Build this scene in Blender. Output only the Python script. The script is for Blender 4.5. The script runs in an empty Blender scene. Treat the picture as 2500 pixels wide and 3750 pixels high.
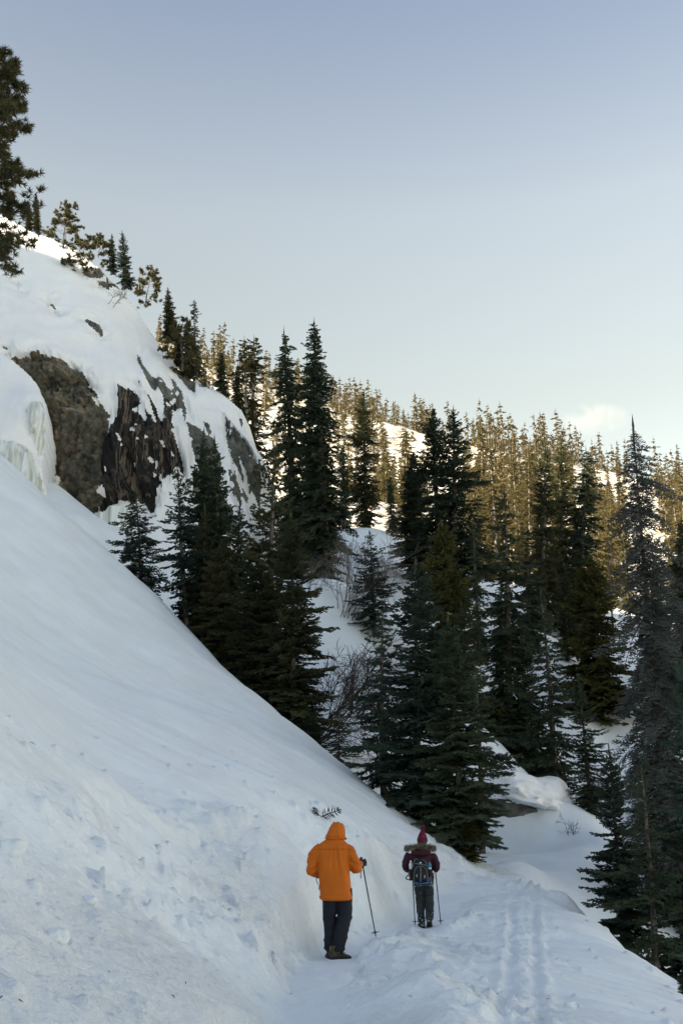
import bpy, bmesh, math, random
import numpy as np
from mathutils import Vector, Matrix

# ------------------------------------------------------------------ camera, sky, sun, exposure
scene = bpy.context.scene
COL = scene.collection
R = math.radians
CAM_Z = 1.5
PITCH = R(17.94)
FPX = 3650.0                       # focal length in pixels of the 2500 x 3750 frame
cam_d = bpy.data.cameras.new("camera")
cam_d.sensor_fit = 'VERTICAL'
cam_d.sensor_height = 36.0
cam_d.lens = 36.0 * FPX / 3750.0
cam_d.clip_start = 0.1
cam_d.clip_end = 6000
cam = bpy.data.objects.new("camera", cam_d)
COL.objects.link(cam)
cam.location = (0, 0, CAM_Z)
cam.rotation_euler = (math.pi / 2 + PITCH, 0, 0)
scene.camera = cam

SUN_AZ = math.atan2(-0.74, -0.67)  # compass angle of the sun, from +Y towards +X
SUN_EL = R(20)
world = bpy.data.worlds.new("World")
scene.world = world
world.use_nodes = True
wn = world.node_tree.nodes; wl = world.node_tree.links
wn.clear()
sky = wn.new('ShaderNodeTexSky')
sky.sky_type = 'NISHITA'
sky.sun_disc = False
sky.sun_elevation = SUN_EL
sky.sun_rotation = SUN_AZ
sky.altitude = 2800
sky.air_density = 1.0
sky.dust_density = 3.0
sky.ozone_density = 2.0
hs = wn.new('ShaderNodeHueSaturation')
hs.inputs['Saturation'].default_value = 0.50
bg = wn.new('ShaderNodeBackground'); bg.inputs['Strength'].default_value = 0.15
wo = wn.new('ShaderNodeOutputWorld')
wl.new(sky.outputs[0], hs.inputs['Color'])
tn = wn.new('ShaderNodeMix'); tn.data_type = 'RGBA'; tn.blend_type = 'MULTIPLY'; tn.inputs[0].default_value = 1.0
wtc = wn.new('ShaderNodeTexCoord'); wsp = wn.new('ShaderNodeSeparateXYZ'); wl.new(wtc.outputs['Generated'], wsp.inputs[0])
wr = wn.new('ShaderNodeValToRGB'); we = wr.color_ramp.elements     # pale haze low in the sky, the same all round
we[0].position = 0.40; we[0].color = (0.83, 0.775, 0.575, 1); we[1].position = 0.85; we[1].color = (0.62, 0.68, 0.73, 1)
for _p, _c in ((0.565, (0.95, 0.92, 0.765)), (0.707, (0.73, 0.77, 0.78))):
    _e = we.new(_p); _e.color = (*_c, 1)
wl.new(wsp.outputs['Z'], wr.inputs['Fac']); wl.new(hs.outputs[0], tn.inputs[6]); wl.new(wr.outputs[0], tn.inputs[7])
wl.new(tn.outputs[2], bg.inputs['Color']); wl.new(bg.outputs[0], wo.inputs['Surface'])

sun_d = bpy.data.lights.new("sun", 'SUN')
sun_d.energy = 5.0
sun_d.angle = R(0.55)
sun_d.color = (1.0, 0.84, 0.60)
sun = bpy.data.objects.new("sun", sun_d)
COL.objects.link(sun)
to_sun = Vector((math.sin(SUN_AZ) * math.cos(SUN_EL), math.cos(SUN_AZ) * math.cos(SUN_EL), math.sin(SUN_EL)))
sun.rotation_euler = to_sun.to_track_quat('Z', 'Y').to_euler()
sun.location = (-60, -40, 120)

vs = scene.view_settings
vs.view_transform = 'Standard'
vs.look = 'None'
vs.gamma = 1.0
vs.use_curve_mapping = False
vs.exposure = 1.47
scene.cycles.max_bounces = 6
scene.cycles.diffuse_bounces = 3
scene.cycles.transparent_max_bounces = 8
scene.cycles.use_denoising = True

# ------------------------------------------------------------------ helpers
rng = np.random.default_rng(7)
CT, ST = math.cos(PITCH), math.sin(PITCH)

def ray(px, py):
    u = (px - 1250.0) / FPX; v = (1875.0 - py) / FPX
    return np.array([u, CT - v * ST, ST + v * CT])

def W(px, py, t):
    """place seen at that spot of the photograph, t metres away along the view axis"""
    return np.array([0, 0, CAM_Z]) + t * ray(px, py)

def project(p):
    d = np.asarray(p, float) - np.array([0, 0, CAM_Z])
    t = d[..., 1] * CT + d[..., 2] * ST
    v = (-d[..., 1] * ST + d[..., 2] * CT) / t
    return 1250 + FPX * d[..., 0] / t, 1875 - FPX * v, t

def smooth(a, b, x):
    x = np.clip((x - a) / (b - a), 0, 1)
    return x * x * (3 - 2 * x)

def _hash(ix, iy, iz, seed):
    h = (ix.astype(np.int64) * 374761393 + iy.astype(np.int64) * 668265263 + iz.astype(np.int64) * 2147483647 // 3 + seed * 974711) & 0xffffffff
    h = ((h ^ (h >> 13)) * 1274126177) & 0xffffffff
    h = ((h ^ (h >> 16)) * 2246822519) & 0xffffffff
    return ((h ^ (h >> 15)) & 0xffff) / 65535.0 * 2 - 1

def vnoise(x, y, z=None, seed=0):
    """smooth value noise in -1..1"""
    x = np.asarray(x, float); y = np.asarray(y, float)
    z = np.zeros_like(x) if z is None else np.asarray(z, float)
    fx, fy, fz = np.floor(x), np.floor(y), np.floor(z)
    ax, ay, az = x - fx, y - fy, z - fz
    ax = ax * ax * ax * (ax * (ax * 6 - 15) + 10); ay = ay * ay * ay * (ay * (ay * 6 - 15) + 10); az = az * az * (3 - 2 * az)
    r = 0
    flat = not np.any(z)
    for dz in ((0,) if flat else (0, 1)):
        wz = 1.0 if flat else (az if dz else 1 - az)
        for dy in (0, 1):
            wy = ay if dy else 1 - ay
            for dx in (0, 1):
                wx = ax if dx else 1 - ax
                r = r + wx * wy * wz * _hash(fx + dx, fy + dy, fz + dz, seed)
    return r

def fbm(x, y, z=None, octaves=4, seed=0, gain=0.5, lac=2.03):
    r = 0; a = 1.0; f = 1.0
    for o in range(octaves):
        r = r + a * vnoise(x * f + 17.3 * o, y * f - 9.1 * o, None if z is None else z * f + 3.7 * o, seed + o)
        a *= gain; f *= lac
    return r

def cells(x, y, seed=0):
    """distance to the nearest of scattered points and a random number of that point"""
    fx, fy = np.floor(x), np.floor(y)
    best = np.full(x.shape, 9.0); val = np.zeros(x.shape)
    zz = np.zeros_like(fx)
    for dx in (-1, 0, 1):
        for dy in (-1, 0, 1):
            cx = fx + dx; cy = fy + dy
            jx = cx + 0.5 + 0.45 * _hash(cx, cy, zz, seed); jy = cy + 0.5 + 0.45 * _hash(cx, cy, zz, seed + 31)
            d = np.hypot(x - jx, y - jy)
            m = d < best
            best = np.where(m, d, best); val = np.where(m, _hash(cx, cy, zz, seed + 77), val)
    return best, val

class TPS:
    def __init__(self, pts, vals, reg=0.0):
        self.p = np.asarray(pts, float); n = len(self.p)
        K = self.k(self.p[:, None, :] - self.p[None, :, :]) + np.eye(n) * reg
        P = np.c_[np.ones(n), self.p]
        A = np.zeros((n + 3, n + 3)); A[:n, :n] = K; A[:n, n:] = P; A[n:, :n] = P.T
        s = np.linalg.solve(A, np.r_[np.asarray(vals, float), 0, 0, 0])
        self.w = s[:n]; self.a = s[n:]
    @staticmethod
    def k(d):
        r2 = d[..., 0] ** 2 + d[..., 1] ** 2 + 1e-9
        return r2 * np.log(r2) * 0.5
    def __call__(self, x, y):
        x = np.asarray(x, float); y = np.asarray(y, float)
        out = self.a[0] + self.a[1] * x + self.a[2] * y
        for (px, py), w in zip(self.p, self.w):
            r2 = (x - px) ** 2 + (y - py) ** 2 + 1e-9
            out = out + w * r2 * np.log(r2) * 0.5
        return out

def mesh_np(name, verts, faces, smooth_shade=True):
    """verts (n,3); faces: one int array (m,3) or (m,4), or a list of such arrays"""
    me = bpy.data.meshes.new(name)
    verts = np.ascontiguousarray(verts, np.float32)
    fl = faces if isinstance(faces, list) else [faces]
    fl = [np.ascontiguousarray(f, np.int32) for f in fl if len(f)]
    me.vertices.add(len(verts)); me.vertices.foreach_set('co', verts.ravel())
    loops = np.concatenate([f.ravel() for f in fl])
    tot = np.concatenate([np.full(len(f), f.shape[1], np.int32) for f in fl])
    start = np.r_[0, np.cumsum(tot)[:-1]].astype(np.int32)
    me.loops.add(len(loops)); me.loops.foreach_set('vertex_index', loops)
    me.polygons.add(len(tot)); me.polygons.foreach_set('loop_start', start); me.polygons.foreach_set('loop_total', tot)
    if smooth_shade:
        me.polygons.foreach_set('use_smooth', np.ones(len(tot), bool))
    me.update(calc_edges=True)
    me.validate()
    return me

def compact(verts, faces):
    used = np.unique(faces)
    m = np.full(len(verts), -1, np.int64); m[used] = np.arange(len(used))
    return verts[used], m[faces]

def put(name, me, mat=None, parent=None, label=None, cat=None, group=None, kind=None, loc=None):
    o = bpy.data.objects.new(name, me)
    COL.objects.link(o)
    if me is not None and mat is not None and len(me.materials) == 0:
        for m in (mat if isinstance(mat, (list, tuple)) else [mat]): me.materials.append(m)
    if parent is not None: o.parent = parent
    if loc is not None: o.location = loc
    tag(o, label, cat, group, kind)
    return o

def tag(o, label=None, cat=None, group=None, kind=None):
    if label: o['label'] = label
    if cat: o['category'] = cat
    if group: o['group'] = group
    if kind: o['kind'] = kind

def empty(name, loc=(0, 0, 0), rz=0.0, **kw):
    o = bpy.data.objects.new(name, None)
    COL.objects.link(o)
    o.location = loc; o.rotation_euler = (0, 0, rz); o.empty_display_size = 0.2
    tag(o, **kw)
    return o

def grid_faces(nu, nv):
    i = np.arange(nu * nv).reshape(nu, nv)
    return np.stack([i[:-1, :-1], i[1:, :-1], i[1:, 1:], i[:-1, 1:]], -1).reshape(-1, 4)

def tube(points, radii, sides=5, cap=True):
    """tapered tube along a polyline -> verts, quad faces"""
    P = np.asarray(points, float); n = len(P)
    rad = np.broadcast_to(np.asarray(radii, float), (n,))
    T = np.gradient(P, axis=0); T /= np.linalg.norm(T, axis=1, keepdims=True) + 1e-9
    ref = np.array([0, 0, 1.0]) if abs(T[:, 2]).mean() < 0.8 else np.array([1.0, 0, 0])
    A = np.cross(T, ref); A /= np.linalg.norm(A, axis=1, keepdims=True) + 1e-9
    B = np.cross(T, A)
    th = np.linspace(0, 2 * np.pi, sides, endpoint=False)
    V = P[:, None, :] + rad[:, None, None] * (np.cos(th)[None, :, None] * A[:, None, :] + np.sin(th)[None, :, None] * B[:, None, :])
    i = np.arange(n * sides).reshape(n, sides); j = np.roll(i, -1, 1)
    F = np.stack([i[:-1], j[:-1], j[1:], i[1:]], -1).reshape(-1, 4)
    V = V.reshape(-1, 3)
    if cap:
        c0 = len(V); V = np.vstack([V, P[0], P[-1]])
        F0 = np.stack([j[0], i[0], np.full(sides, c0), np.full(sides, c0)], -1)
        F1 = np.stack([i[-1], j[-1], np.full(sides, c0 + 1), np.full(sides, c0 + 1)], -1)
        tri = np.vstack([F0[:, :3], F1[:, :3]])
        return V, F, tri
    return V, F, np.zeros((0, 3), int)

class MB:
    """collects pieces of ONE mesh"""
    def __init__(s): s.v = []; s.q = []; s.t = []; s.n = 0
    def add(s, V, F=None, Tr=None):
        V = np.asarray(V, float)
        if F is not None and len(F): 
            F = np.asarray(F, int)
            (s.q if F.shape[1] == 4 else s.t).append(F + s.n)
        if Tr is not None and len(Tr): s.t.append(np.asarray(Tr, int) + s.n)
        s.v.append(V); s.n += len(V)
        return s
    def tube(s, pts, rad, sides=5): return s.add(*tube(pts, rad, sides))
    def box(s, c, size, rot=None):
        V = np.array([[x, y, z] for x in (-.5, .5) for y in (-.5, .5) for z in (-.5, .5)]) * np.asarray(size)
        if rot is not None: V = V @ np.asarray(rot).T
        F = [[0, 1, 3, 2], [4, 6, 7, 5], [0, 4, 5, 1], [2, 3, 7, 6], [0, 2, 6, 4], [1, 5, 7, 3]]
        return s.add(V + np.asarray(c), F)
    def mesh(s, name, smooth_shade=True):
        fl = []
        if s.q: fl.append(np.vstack(s.q))
        if s.t: fl.append(np.vstack(s.t))
        return mesh_np(name, np.vstack(s.v), fl, smooth_shade)

# ------------------------------------------------------------------ materials
def new_mat(name):
    m = bpy.data.materials.new(name); m.use_nodes = True
    nt = m.node_tree
    b = nt.nodes['Principled BSDF']
    return m, nt.nodes, nt.links, b

def mat_noise(name, cols, scale=5.0, rough=0.8, bump=0.0, bump_scale=None, detail=6, spec=0.3, coord='Object', stretch=None, dist=0.02, sheen=0.0):
    """colour ramp over noise + bump"""
    m, n, l, b = new_mat(name)
    tc = n.new('ShaderNodeTexCoord')
    src = tc.outputs[coord]
    if stretch is not None:
        mp = n.new('ShaderNodeMapping'); mp.inputs['Scale'].default_value = stretch
        l.new(src, mp.inputs['Vector']); src = mp.outputs[0]
    no = n.new('ShaderNodeTexNoise'); no.inputs['Scale'].default_value = scale; no.inputs['Detail'].default_value = detail
    l.new(src, no.inputs['Vector'])
    cr = n.new('ShaderNodeValToRGB')
    els = cr.color_ramp.elements
    for i, c in enumerate(cols):
        pos = 0.3 + 0.4 * i / max(1, len(cols) - 1)
        if i < 2: e = els[i]; e.position = pos
        else: e = els.new(pos)
        e.color = (*c, 1)
    if len(cols) == 1: els[1].color = (*cols[0], 1)
    l.new(no.outputs['Fac'], cr.inputs['Fac']); l.new(cr.outputs['Color'], b.inputs['Base Color'])
    b.inputs['Roughness'].default_value = rough
    b.inputs['Specular IOR Level'].default_value = spec
    if sheen: b.inputs['Sheen Weight'].default_value = sheen
    if bump:
        n2 = n.new('ShaderNodeTexNoise'); n2.inputs['Scale'].default_value = bump_scale or scale * 4; n2.inputs['Detail'].default_value = 8
        l.new(src, n2.inputs['Vector'])
        bp = n.new('ShaderNodeBump'); bp.inputs['Strength'].default_value = bump; bp.inputs['Distance'].default_value = dist
        l.new(n2.outputs['Fac'], bp.inputs['Height']); l.new(bp.outputs[0], b.inputs['Normal'])
    return m

def mat_leaf(name, a, c, scale=3.0, trans=0.14):
    """needles: colour drifts per tree and per clump, a little light passes through"""
    m, n, l, b = new_mat(name)
    tc = n.new('ShaderNodeTexCoord'); oi = n.new('ShaderNodeObjectInfo')
    no = n.new('ShaderNodeTexNoise'); no.inputs['Scale'].default_value = scale; no.inputs['Detail'].default_value = 4
    l.new(tc.outputs['Object'], no.inputs['Vector'])
    mx = n.new('ShaderNodeMix'); mx.data_type = 'RGBA'
    mx.inputs[6].default_value = (*a, 1); mx.inputs[7].default_value = (*c, 1)
    ad = n.new('ShaderNodeMath'); ad.operation = 'MULTIPLY_ADD'
    l.new(oi.outputs['Random'], ad.inputs[0]); ad.inputs[1].default_value = 0.5; ad.inputs[2].default_value = -0.25
    ad2 = n.new('ShaderNodeMath'); ad2.operation = 'ADD'; ad2.use_clamp = True
    cr = n.new('ShaderNodeMapRange'); cr.inputs[1].default_value = 0.3; cr.inputs[2].default_value = 0.7
    l.new(no.outputs['Fac'], cr.inputs[0]); l.new(cr.outputs[0], ad2.inputs[0]); l.new(ad.outputs[0], ad2.inputs[1])
    l.new(ad2.outputs[0], mx.inputs[0])
    l.new(mx.outputs[2], b.inputs['Base Color'])
    b.inputs['Roughness'].default_value = 0.65
    b.inputs['Specular IOR Level'].default_value = 0.25
    tr = n.new('ShaderNodeBsdfTranslucent'); l.new(mx.outputs[2], tr.inputs['Color'])
    ms = n.new('ShaderNodeMixShader'); ms.inputs[0].default_value = trans
    out = n['Material Output']
    l.new(b.outputs[0], ms.inputs[1]); l.new(tr.outputs[0], ms.inputs[2]); l.new(ms.outputs[0], out.inputs['Surface'])
    return m

def mat_snow(name, base=(0.80, 0.84, 0.88), dirt=None, grain=0.25, lump=0.5, lump_scale=3.0, fine_scale=40.0, attr=False):
    m, n, l, b = new_mat(name)
    tc = n.new('ShaderNodeTexCoord')
    b.inputs['Roughness'].default_value = 0.75
    b.inputs['Specular IOR Level'].default_value = 0.12
    n1 = n.new('ShaderNodeTexNoise'); n1.inputs['Scale'].default_value = fine_scale; n1.inputs['Detail'].default_value = 6
    n2 = n.new('ShaderNodeTexNoise'); n2.inputs['Scale'].default_value = lump_scale; n2.inputs['Detail'].default_value = 8; n2.inputs['Roughness'].default_value = 0.6
    for q in (n1, n2): l.new(tc.outputs['Object'], q.inputs['Vector'])
    b1 = n.new('ShaderNodeBump'); b1.inputs['Strength'].default_value = grain; b1.inputs['Distance'].default_value = 0.01
    b2 = n.new('ShaderNodeBump'); b2.inputs['Strength'].default_value = lump; b2.inputs['Distance'].default_value = 0.05
    l.new(n1.outputs['Fac'], b1.inputs['Height']); l.new(n2.outputs['Fac'], b2.inputs['Height'])
    if attr:      # churned snow is rough, wind packed snow is smooth
        at = n.new('ShaderNodeAttribute'); at.attribute_name = 'rough'
        mm = n.new('ShaderNodeMath'); mm.operation = 'MULTIPLY_ADD'; mm.inputs[1].default_value = lump; mm.inputs[2].default_value = 0.22
        l.new(at.outputs['Fac'], mm.inputs[0]); l.new(mm.outputs[0], b2.inputs['Strength'])
        b2.inputs['Distance'].default_value = 0.09
    l.new(b2.outputs[0], b1.inputs['Normal']); l.new(b1.outputs[0], b.inputs['Normal'])
    n3 = n.new('ShaderNodeTexNoise'); n3.inputs['Scale'].default_value = 0.7; n3.inputs['Detail'].default_value = 7
    l.new(tc.outputs['Object'], n3.inputs['Vector'])
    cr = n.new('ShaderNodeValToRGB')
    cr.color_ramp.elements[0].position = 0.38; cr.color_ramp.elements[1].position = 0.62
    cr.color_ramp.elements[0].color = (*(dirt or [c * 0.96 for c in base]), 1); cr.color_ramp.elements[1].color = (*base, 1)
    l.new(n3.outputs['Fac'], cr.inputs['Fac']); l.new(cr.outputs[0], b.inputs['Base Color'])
    return m

M = {}
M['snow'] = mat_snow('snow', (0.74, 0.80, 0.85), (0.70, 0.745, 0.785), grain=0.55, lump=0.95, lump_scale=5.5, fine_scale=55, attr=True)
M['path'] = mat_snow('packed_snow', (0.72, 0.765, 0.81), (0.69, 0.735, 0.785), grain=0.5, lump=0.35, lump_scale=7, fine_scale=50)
M['far_snow'] = mat_snow('far_snow', (0.84, 0.85, 0.86), (0.34, 0.29, 0.21), grain=0.0, lump=0.6, lump_scale=0.2, fine_scale=2)
M['bark'] = mat_noise('bark', [(0.035, 0.028, 0.024), (0.10, 0.085, 0.07), (0.16, 0.14, 0.12)], 8, 0.9, 0.8, 30, stretch=(1, 1, 0.25))
M['grey_bark'] = mat_noise('grey_bark', [(0.10, 0.09, 0.08), (0.22, 0.20, 0.18), (0.32, 0.30, 0.27)], 8, 0.9, 0.6, 30, stretch=(1, 1, 0.25))
M['rust_bark'] = mat_noise('rust_bark', [(0.05, 0.03, 0.022), (0.12, 0.062, 0.04), (0.17, 0.13, 0.10)], 4, 0.9, 0.8, 30, stretch=(1, 1, 0.4))
M['twig'] = mat_noise('twig', [(0.03, 0.022, 0.02), (0.07, 0.05, 0.042)], 6, 0.85)
M['pale_twig'] = mat_noise('pale_twig', [(0.10, 0.085, 0.075), (0.22, 0.19, 0.17)], 6, 0.85)
M['needle'] = mat_leaf('needle_dark_green', (0.028, 0.046, 0.031), (0.082, 0.105, 0.060), 1.6)
M['needle_blue'] = mat_leaf('needle_blue_green', (0.027, 0.048, 0.037), (0.074, 0.108, 0.076), 1.6)
M['needle_brown'] = mat_leaf('needle_brown_green', (0.034, 0.045, 0.023), (0.098, 0.100, 0.045), 1.6)
M['needle_olive'] = mat_leaf('needle_olive', (0.045, 0.052, 0.014), (0.105, 0.102, 0.030), 1.6)
M['needle_grey'] = mat_leaf('needle_grey', (0.085, 0.097, 0.090), (0.175, 0.185, 0.168), 2.0, 0.15)
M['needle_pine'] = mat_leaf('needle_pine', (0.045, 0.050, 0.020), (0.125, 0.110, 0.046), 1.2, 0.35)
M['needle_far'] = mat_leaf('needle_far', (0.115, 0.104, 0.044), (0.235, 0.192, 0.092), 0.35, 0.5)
# ------------------------------------------------------------------ the lie of the land
def flat_at(px, py, z=0.0):
    d = ray(px, py); t = (z - CAM_Z) / d[2]
    return W(px, py, t)

_tr = [flat_at(1150, 3950), flat_at(1165, 3750), flat_at(1185, 3620), flat_at(1222, 3510), flat_at(1330, 3480), flat_at(1450, 3440), flat_at(1555, 3395), flat_at(1625, 3330, .08), flat_at(1690, 3262, .35), flat_at(1750, 3195, .8)]
TRX = np.array([p[0] for p in _tr]); TRY = np.array([p[1] for p in _tr])
TRX = np.r_[TRX[0] - 0.1, TRX, TRX[-1] + 2.0, TRX[-1] + 4]; TRY = np.r_[-20, TRY, TRY[-1] + 6, TRY[-1] + 12]

def _smooth_trail():
    ys = np.arange(-20, 45, 0.25)
    xs = np.interp(ys, TRY, TRX)
    for _ in range(8): xs[1:-1] = (xs[:-2] + 2 * xs[1:-1] + xs[2:]) / 4
    return ys, xs
_TY, _TX = _smooth_trail()
def trail_x(y): return np.interp(y, _TY, _TX)

ctrl = []
def cp(px, py, t): ctrl.append(W(px, py, t))
def cw(x, y, z): ctrl.append(np.array([x, y, z], float))
# hillside either side of the trail
for y in (-14, -6, 1, 5, 9, 13, 17, 21):
    tx = float(trail_x(y))
    for d, z in ((9, 7.7), (5, 4.1), (2.6, 2.0), (1.2, .78), (.5, .22), (-.5, .06), (-1.6, .10), (-2.8, -.05), (-4.2, -.55), (-6.5, -2.0), (-10, -4.6)):
        if y >= 17 and (d > 2 or y > 20): continue
        if y > 11 and d < -3: continue
        if y >= 13 and d < 0: z -= 0.09
        if y >= 20 and d < -1: continue
        cw(tx - d, y, z)
# crest of the open slope, and the ground falling away behind it
for px, py, t in ((-260, 1500, 47), (0, 1730, 46), (172, 1850, 45), (415, 2094, 42), (650, 2315, 39), (836, 2480, 36), (965, 2596, 33.5), (1106, 2708, 31), (1258, 2818, 28.5), (1373, 2900, 27), (1539, 3016, 25), (1620, 3092, 24), (1700, 3149, 23.5), (1790, 3192, 23.5), (1950, 3228, 24), (2100, 3315, 21.5), (2250, 3440, 18.5), (2400, 3555, 15.8), (2500, 3632, 14.2), (2700, 3790, 12)):
    cp(px, py, t)
for px, py, t in ((415, 2160, 46), (650, 2385, 43), (836, 2560, 40), (1106, 2790, 35), (1373, 2990, 31), (1539, 3110, 28.5), (1700, 3235, 27), (2100, 3440, 24), (2250, 3600, 21.5), (2400, 3760, 19), (2500, 3900, 18)):
    cp(px, py, t)
# open slope between trail and crest
for px, py, t in ((0, 2400, 17), (0, 2000, 28), (300, 2400, 24), (600, 2600, 22), (900, 2800, 19.5), (1200, 3000, 17.5), (300, 2800, 13.5), (1420, 3100, 19.5), (1000, 3050, 14.5),
                  (1720, 3325, 18.7), (1720, 3262, 21), (1850, 3330, 18.5), (1850, 3285, 20), (1850, 3232, 22), (2000, 3340, 19), (2000, 3280, 21.5), (1750, 3420, 16), (1900, 3428, 15.7), (2050, 3445, 15.5)):
    cp(px, py, t)
# foot of the cliff
for px, py, t in ((60, 1800, 56), (200, 1785, 58.5), (330, 1898, 57.5), (430, 1950, 56), (520, 2040, 53), (640, 2160, 52), (800, 2260, 52)):
    cp(px, py, t)
# gully and far side, benches on the right
for px, py, t in ((1135, 2125, 51), (1200, 2150, 50), (1270, 2330, 47), (1320, 2480, 43), (1300, 2640, 38.5), (1270, 2725, 35), (1180, 2730, 33.5), (1400, 2170, 60), (1440, 2060, 72), (1380, 1960, 90), (1500, 2330, 50), (1600, 2640, 41), (1750, 2720, 40),
                  (1850, 3195, 29), (1960, 3190, 29.5), (1850, 3110, 33), (2050, 3140, 32), (2140, 3058, 36), (2220, 3120, 33), (1780, 3060, 37), (1830, 3000, 37.4), (1940, 2985, 37.6), (2050, 2985, 38.1), (1930, 2920, 42), (1960, 2800, 47), (2120, 2880, 46), (2150, 3040, 40), (2280, 2800, 47), (2070, 2405, 58), (2180, 2480, 56), (2270, 2570, 54), (2240, 2700, 50), (2400, 2800, 47), (2060, 2580, 52), (2500, 2900, 46),
                  (2300, 2460, 66), (2500, 2480, 66), (1900, 2350, 66)):
    cp(px, py, t)
# valley side beyond
for px, py, t in ((1000, 2050, 72), (1250, 2000, 95), (1600, 2150, 95), (1950, 2180, 95), (2350, 2250, 100), (700, 1990, 72), (1100, 1960, 120), (1600, 2040, 130), (2100, 2080, 140), (2450, 2080, 150),
                  (900, 1830, 160), (1300, 1880, 190), (1700, 1900, 200), (2100, 1930, 210), (2500, 1960, 220), (480, 1270, 330), (700, 1330, 330), (1000, 1425, 340), (1300, 1530, 350), (1600, 1600, 370), (1900, 1690, 390), (2200, 1800, 420), (2500, 1890, 450)):
    cp(px, py, t)
for px, py, t in ((480, 1330, 400), (700, 1400, 400), (1000, 1500, 420), (1300, 1610, 430), (1600, 1680, 450), (1900, 1760, 480), (2200, 1870, 510), (2500, 1960, 540)):
    cp(px, py, t)
# under and behind the cliff; the mountain that shades the trail, out of frame to the left and behind
for x, y, z in ((-14, 66, 18), (-22, 70, 20), (-8, 70, 19), (-25, 85, 24), (-12, 88, 23), (-20, 110, 24), (-40, 120, 28), (-30, 160, 40), (-60, 200, 60), (-100, 260, 100)):
    cw(x, y, z)
for y, a, b, c in ((-60, 53, 81, 91), (-25, 53, 80, 92), (5, 53, 79, 92), (28, 51, 76, 89), (42, 47, 68, 82)):
    cw(-28, y, 24.5); cw(-60, y, a); cw(-95, y, b); cw(-150, y, c)
cw(-40, 62, 34); cw(-60, 66, 40); cw(-100, 70, 52); cw(-160, 90, 56); cw(-100, 120, 40); cw(-200, 0, 92)
for y in (-60, 0, 40): cw(30, y, -15 + max(0, y) * .12); cw(70, y, -22 + max(0, y) * .2); cw(140, y, 8 + max(0, y) * .1)
cw(60, 90, 8); cw(110, 120, 26); cw(200, 200, 70); cw(330, 330, 110); cw(300, 60, 60)
cw(0, -40, 1); cw(6, -70, 0)
ctrl = np.array(ctrl)
_tps = TPS(ctrl[:, :2], ctrl[:, 2], reg=0.02)

def carve(x, y, z):
    tx = trail_x(y)
    d = tx - x
    fade = (1 - smooth(22.5, 26, y))
    hw = 0.15 + 0.15 * smooth(9, 14, y)
    n1 = fbm(x * 1.3, y * 1.3, octaves=3, seed=5)
    wob = 0.10 * vnoise(x * 1.1, y * 1.1, seed=41) + 0.075 * fbm(x * 3.6, y * 3.6, octaves=3, seed=42) * smooth(0.12, 0.3, np.abs(d))
    bank = 0.06 * (1 - smooth(14, 18, y)) * np.exp(-((d - 0.95) / 0.45) ** 2) + (0.17 + 0.14 * n1) * (1 - 0.9 * smooth(12.2, 14, y)) * np.exp(-((d + 0.95) / 0.5) ** 2)
    z = z + bank * fade * (y > 0)
    flat = (1 - smooth(hw, hw + 0.20 + 0.25 * (d > 0) + 0.42 * smooth(13, 19, y), np.abs(d + wob))) * fade
    zt = 0.85 * smooth(18.5, 27, y) + 0.02 * vnoise(x * 2.2, y * 2.2, seed=3) + 0.015 * vnoise(x * 7, y * 7, seed=4)
    return z * (1 - flat) + zt * flat, d, flat

TRACKS = [[flat_at(*p) for p in ((1978, 3255, .1), (1874, 3347, .05), (1868, 3548, -.02), (1838, 3760, -.02), (1815, 3900, -.02))],
          [flat_at(*p) for p in ((1966, 3262, .1), (1953, 3404, .02), (1958, 3548, -.05), (1971, 3750, -.06), (1985, 3900, -.06))]]

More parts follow.
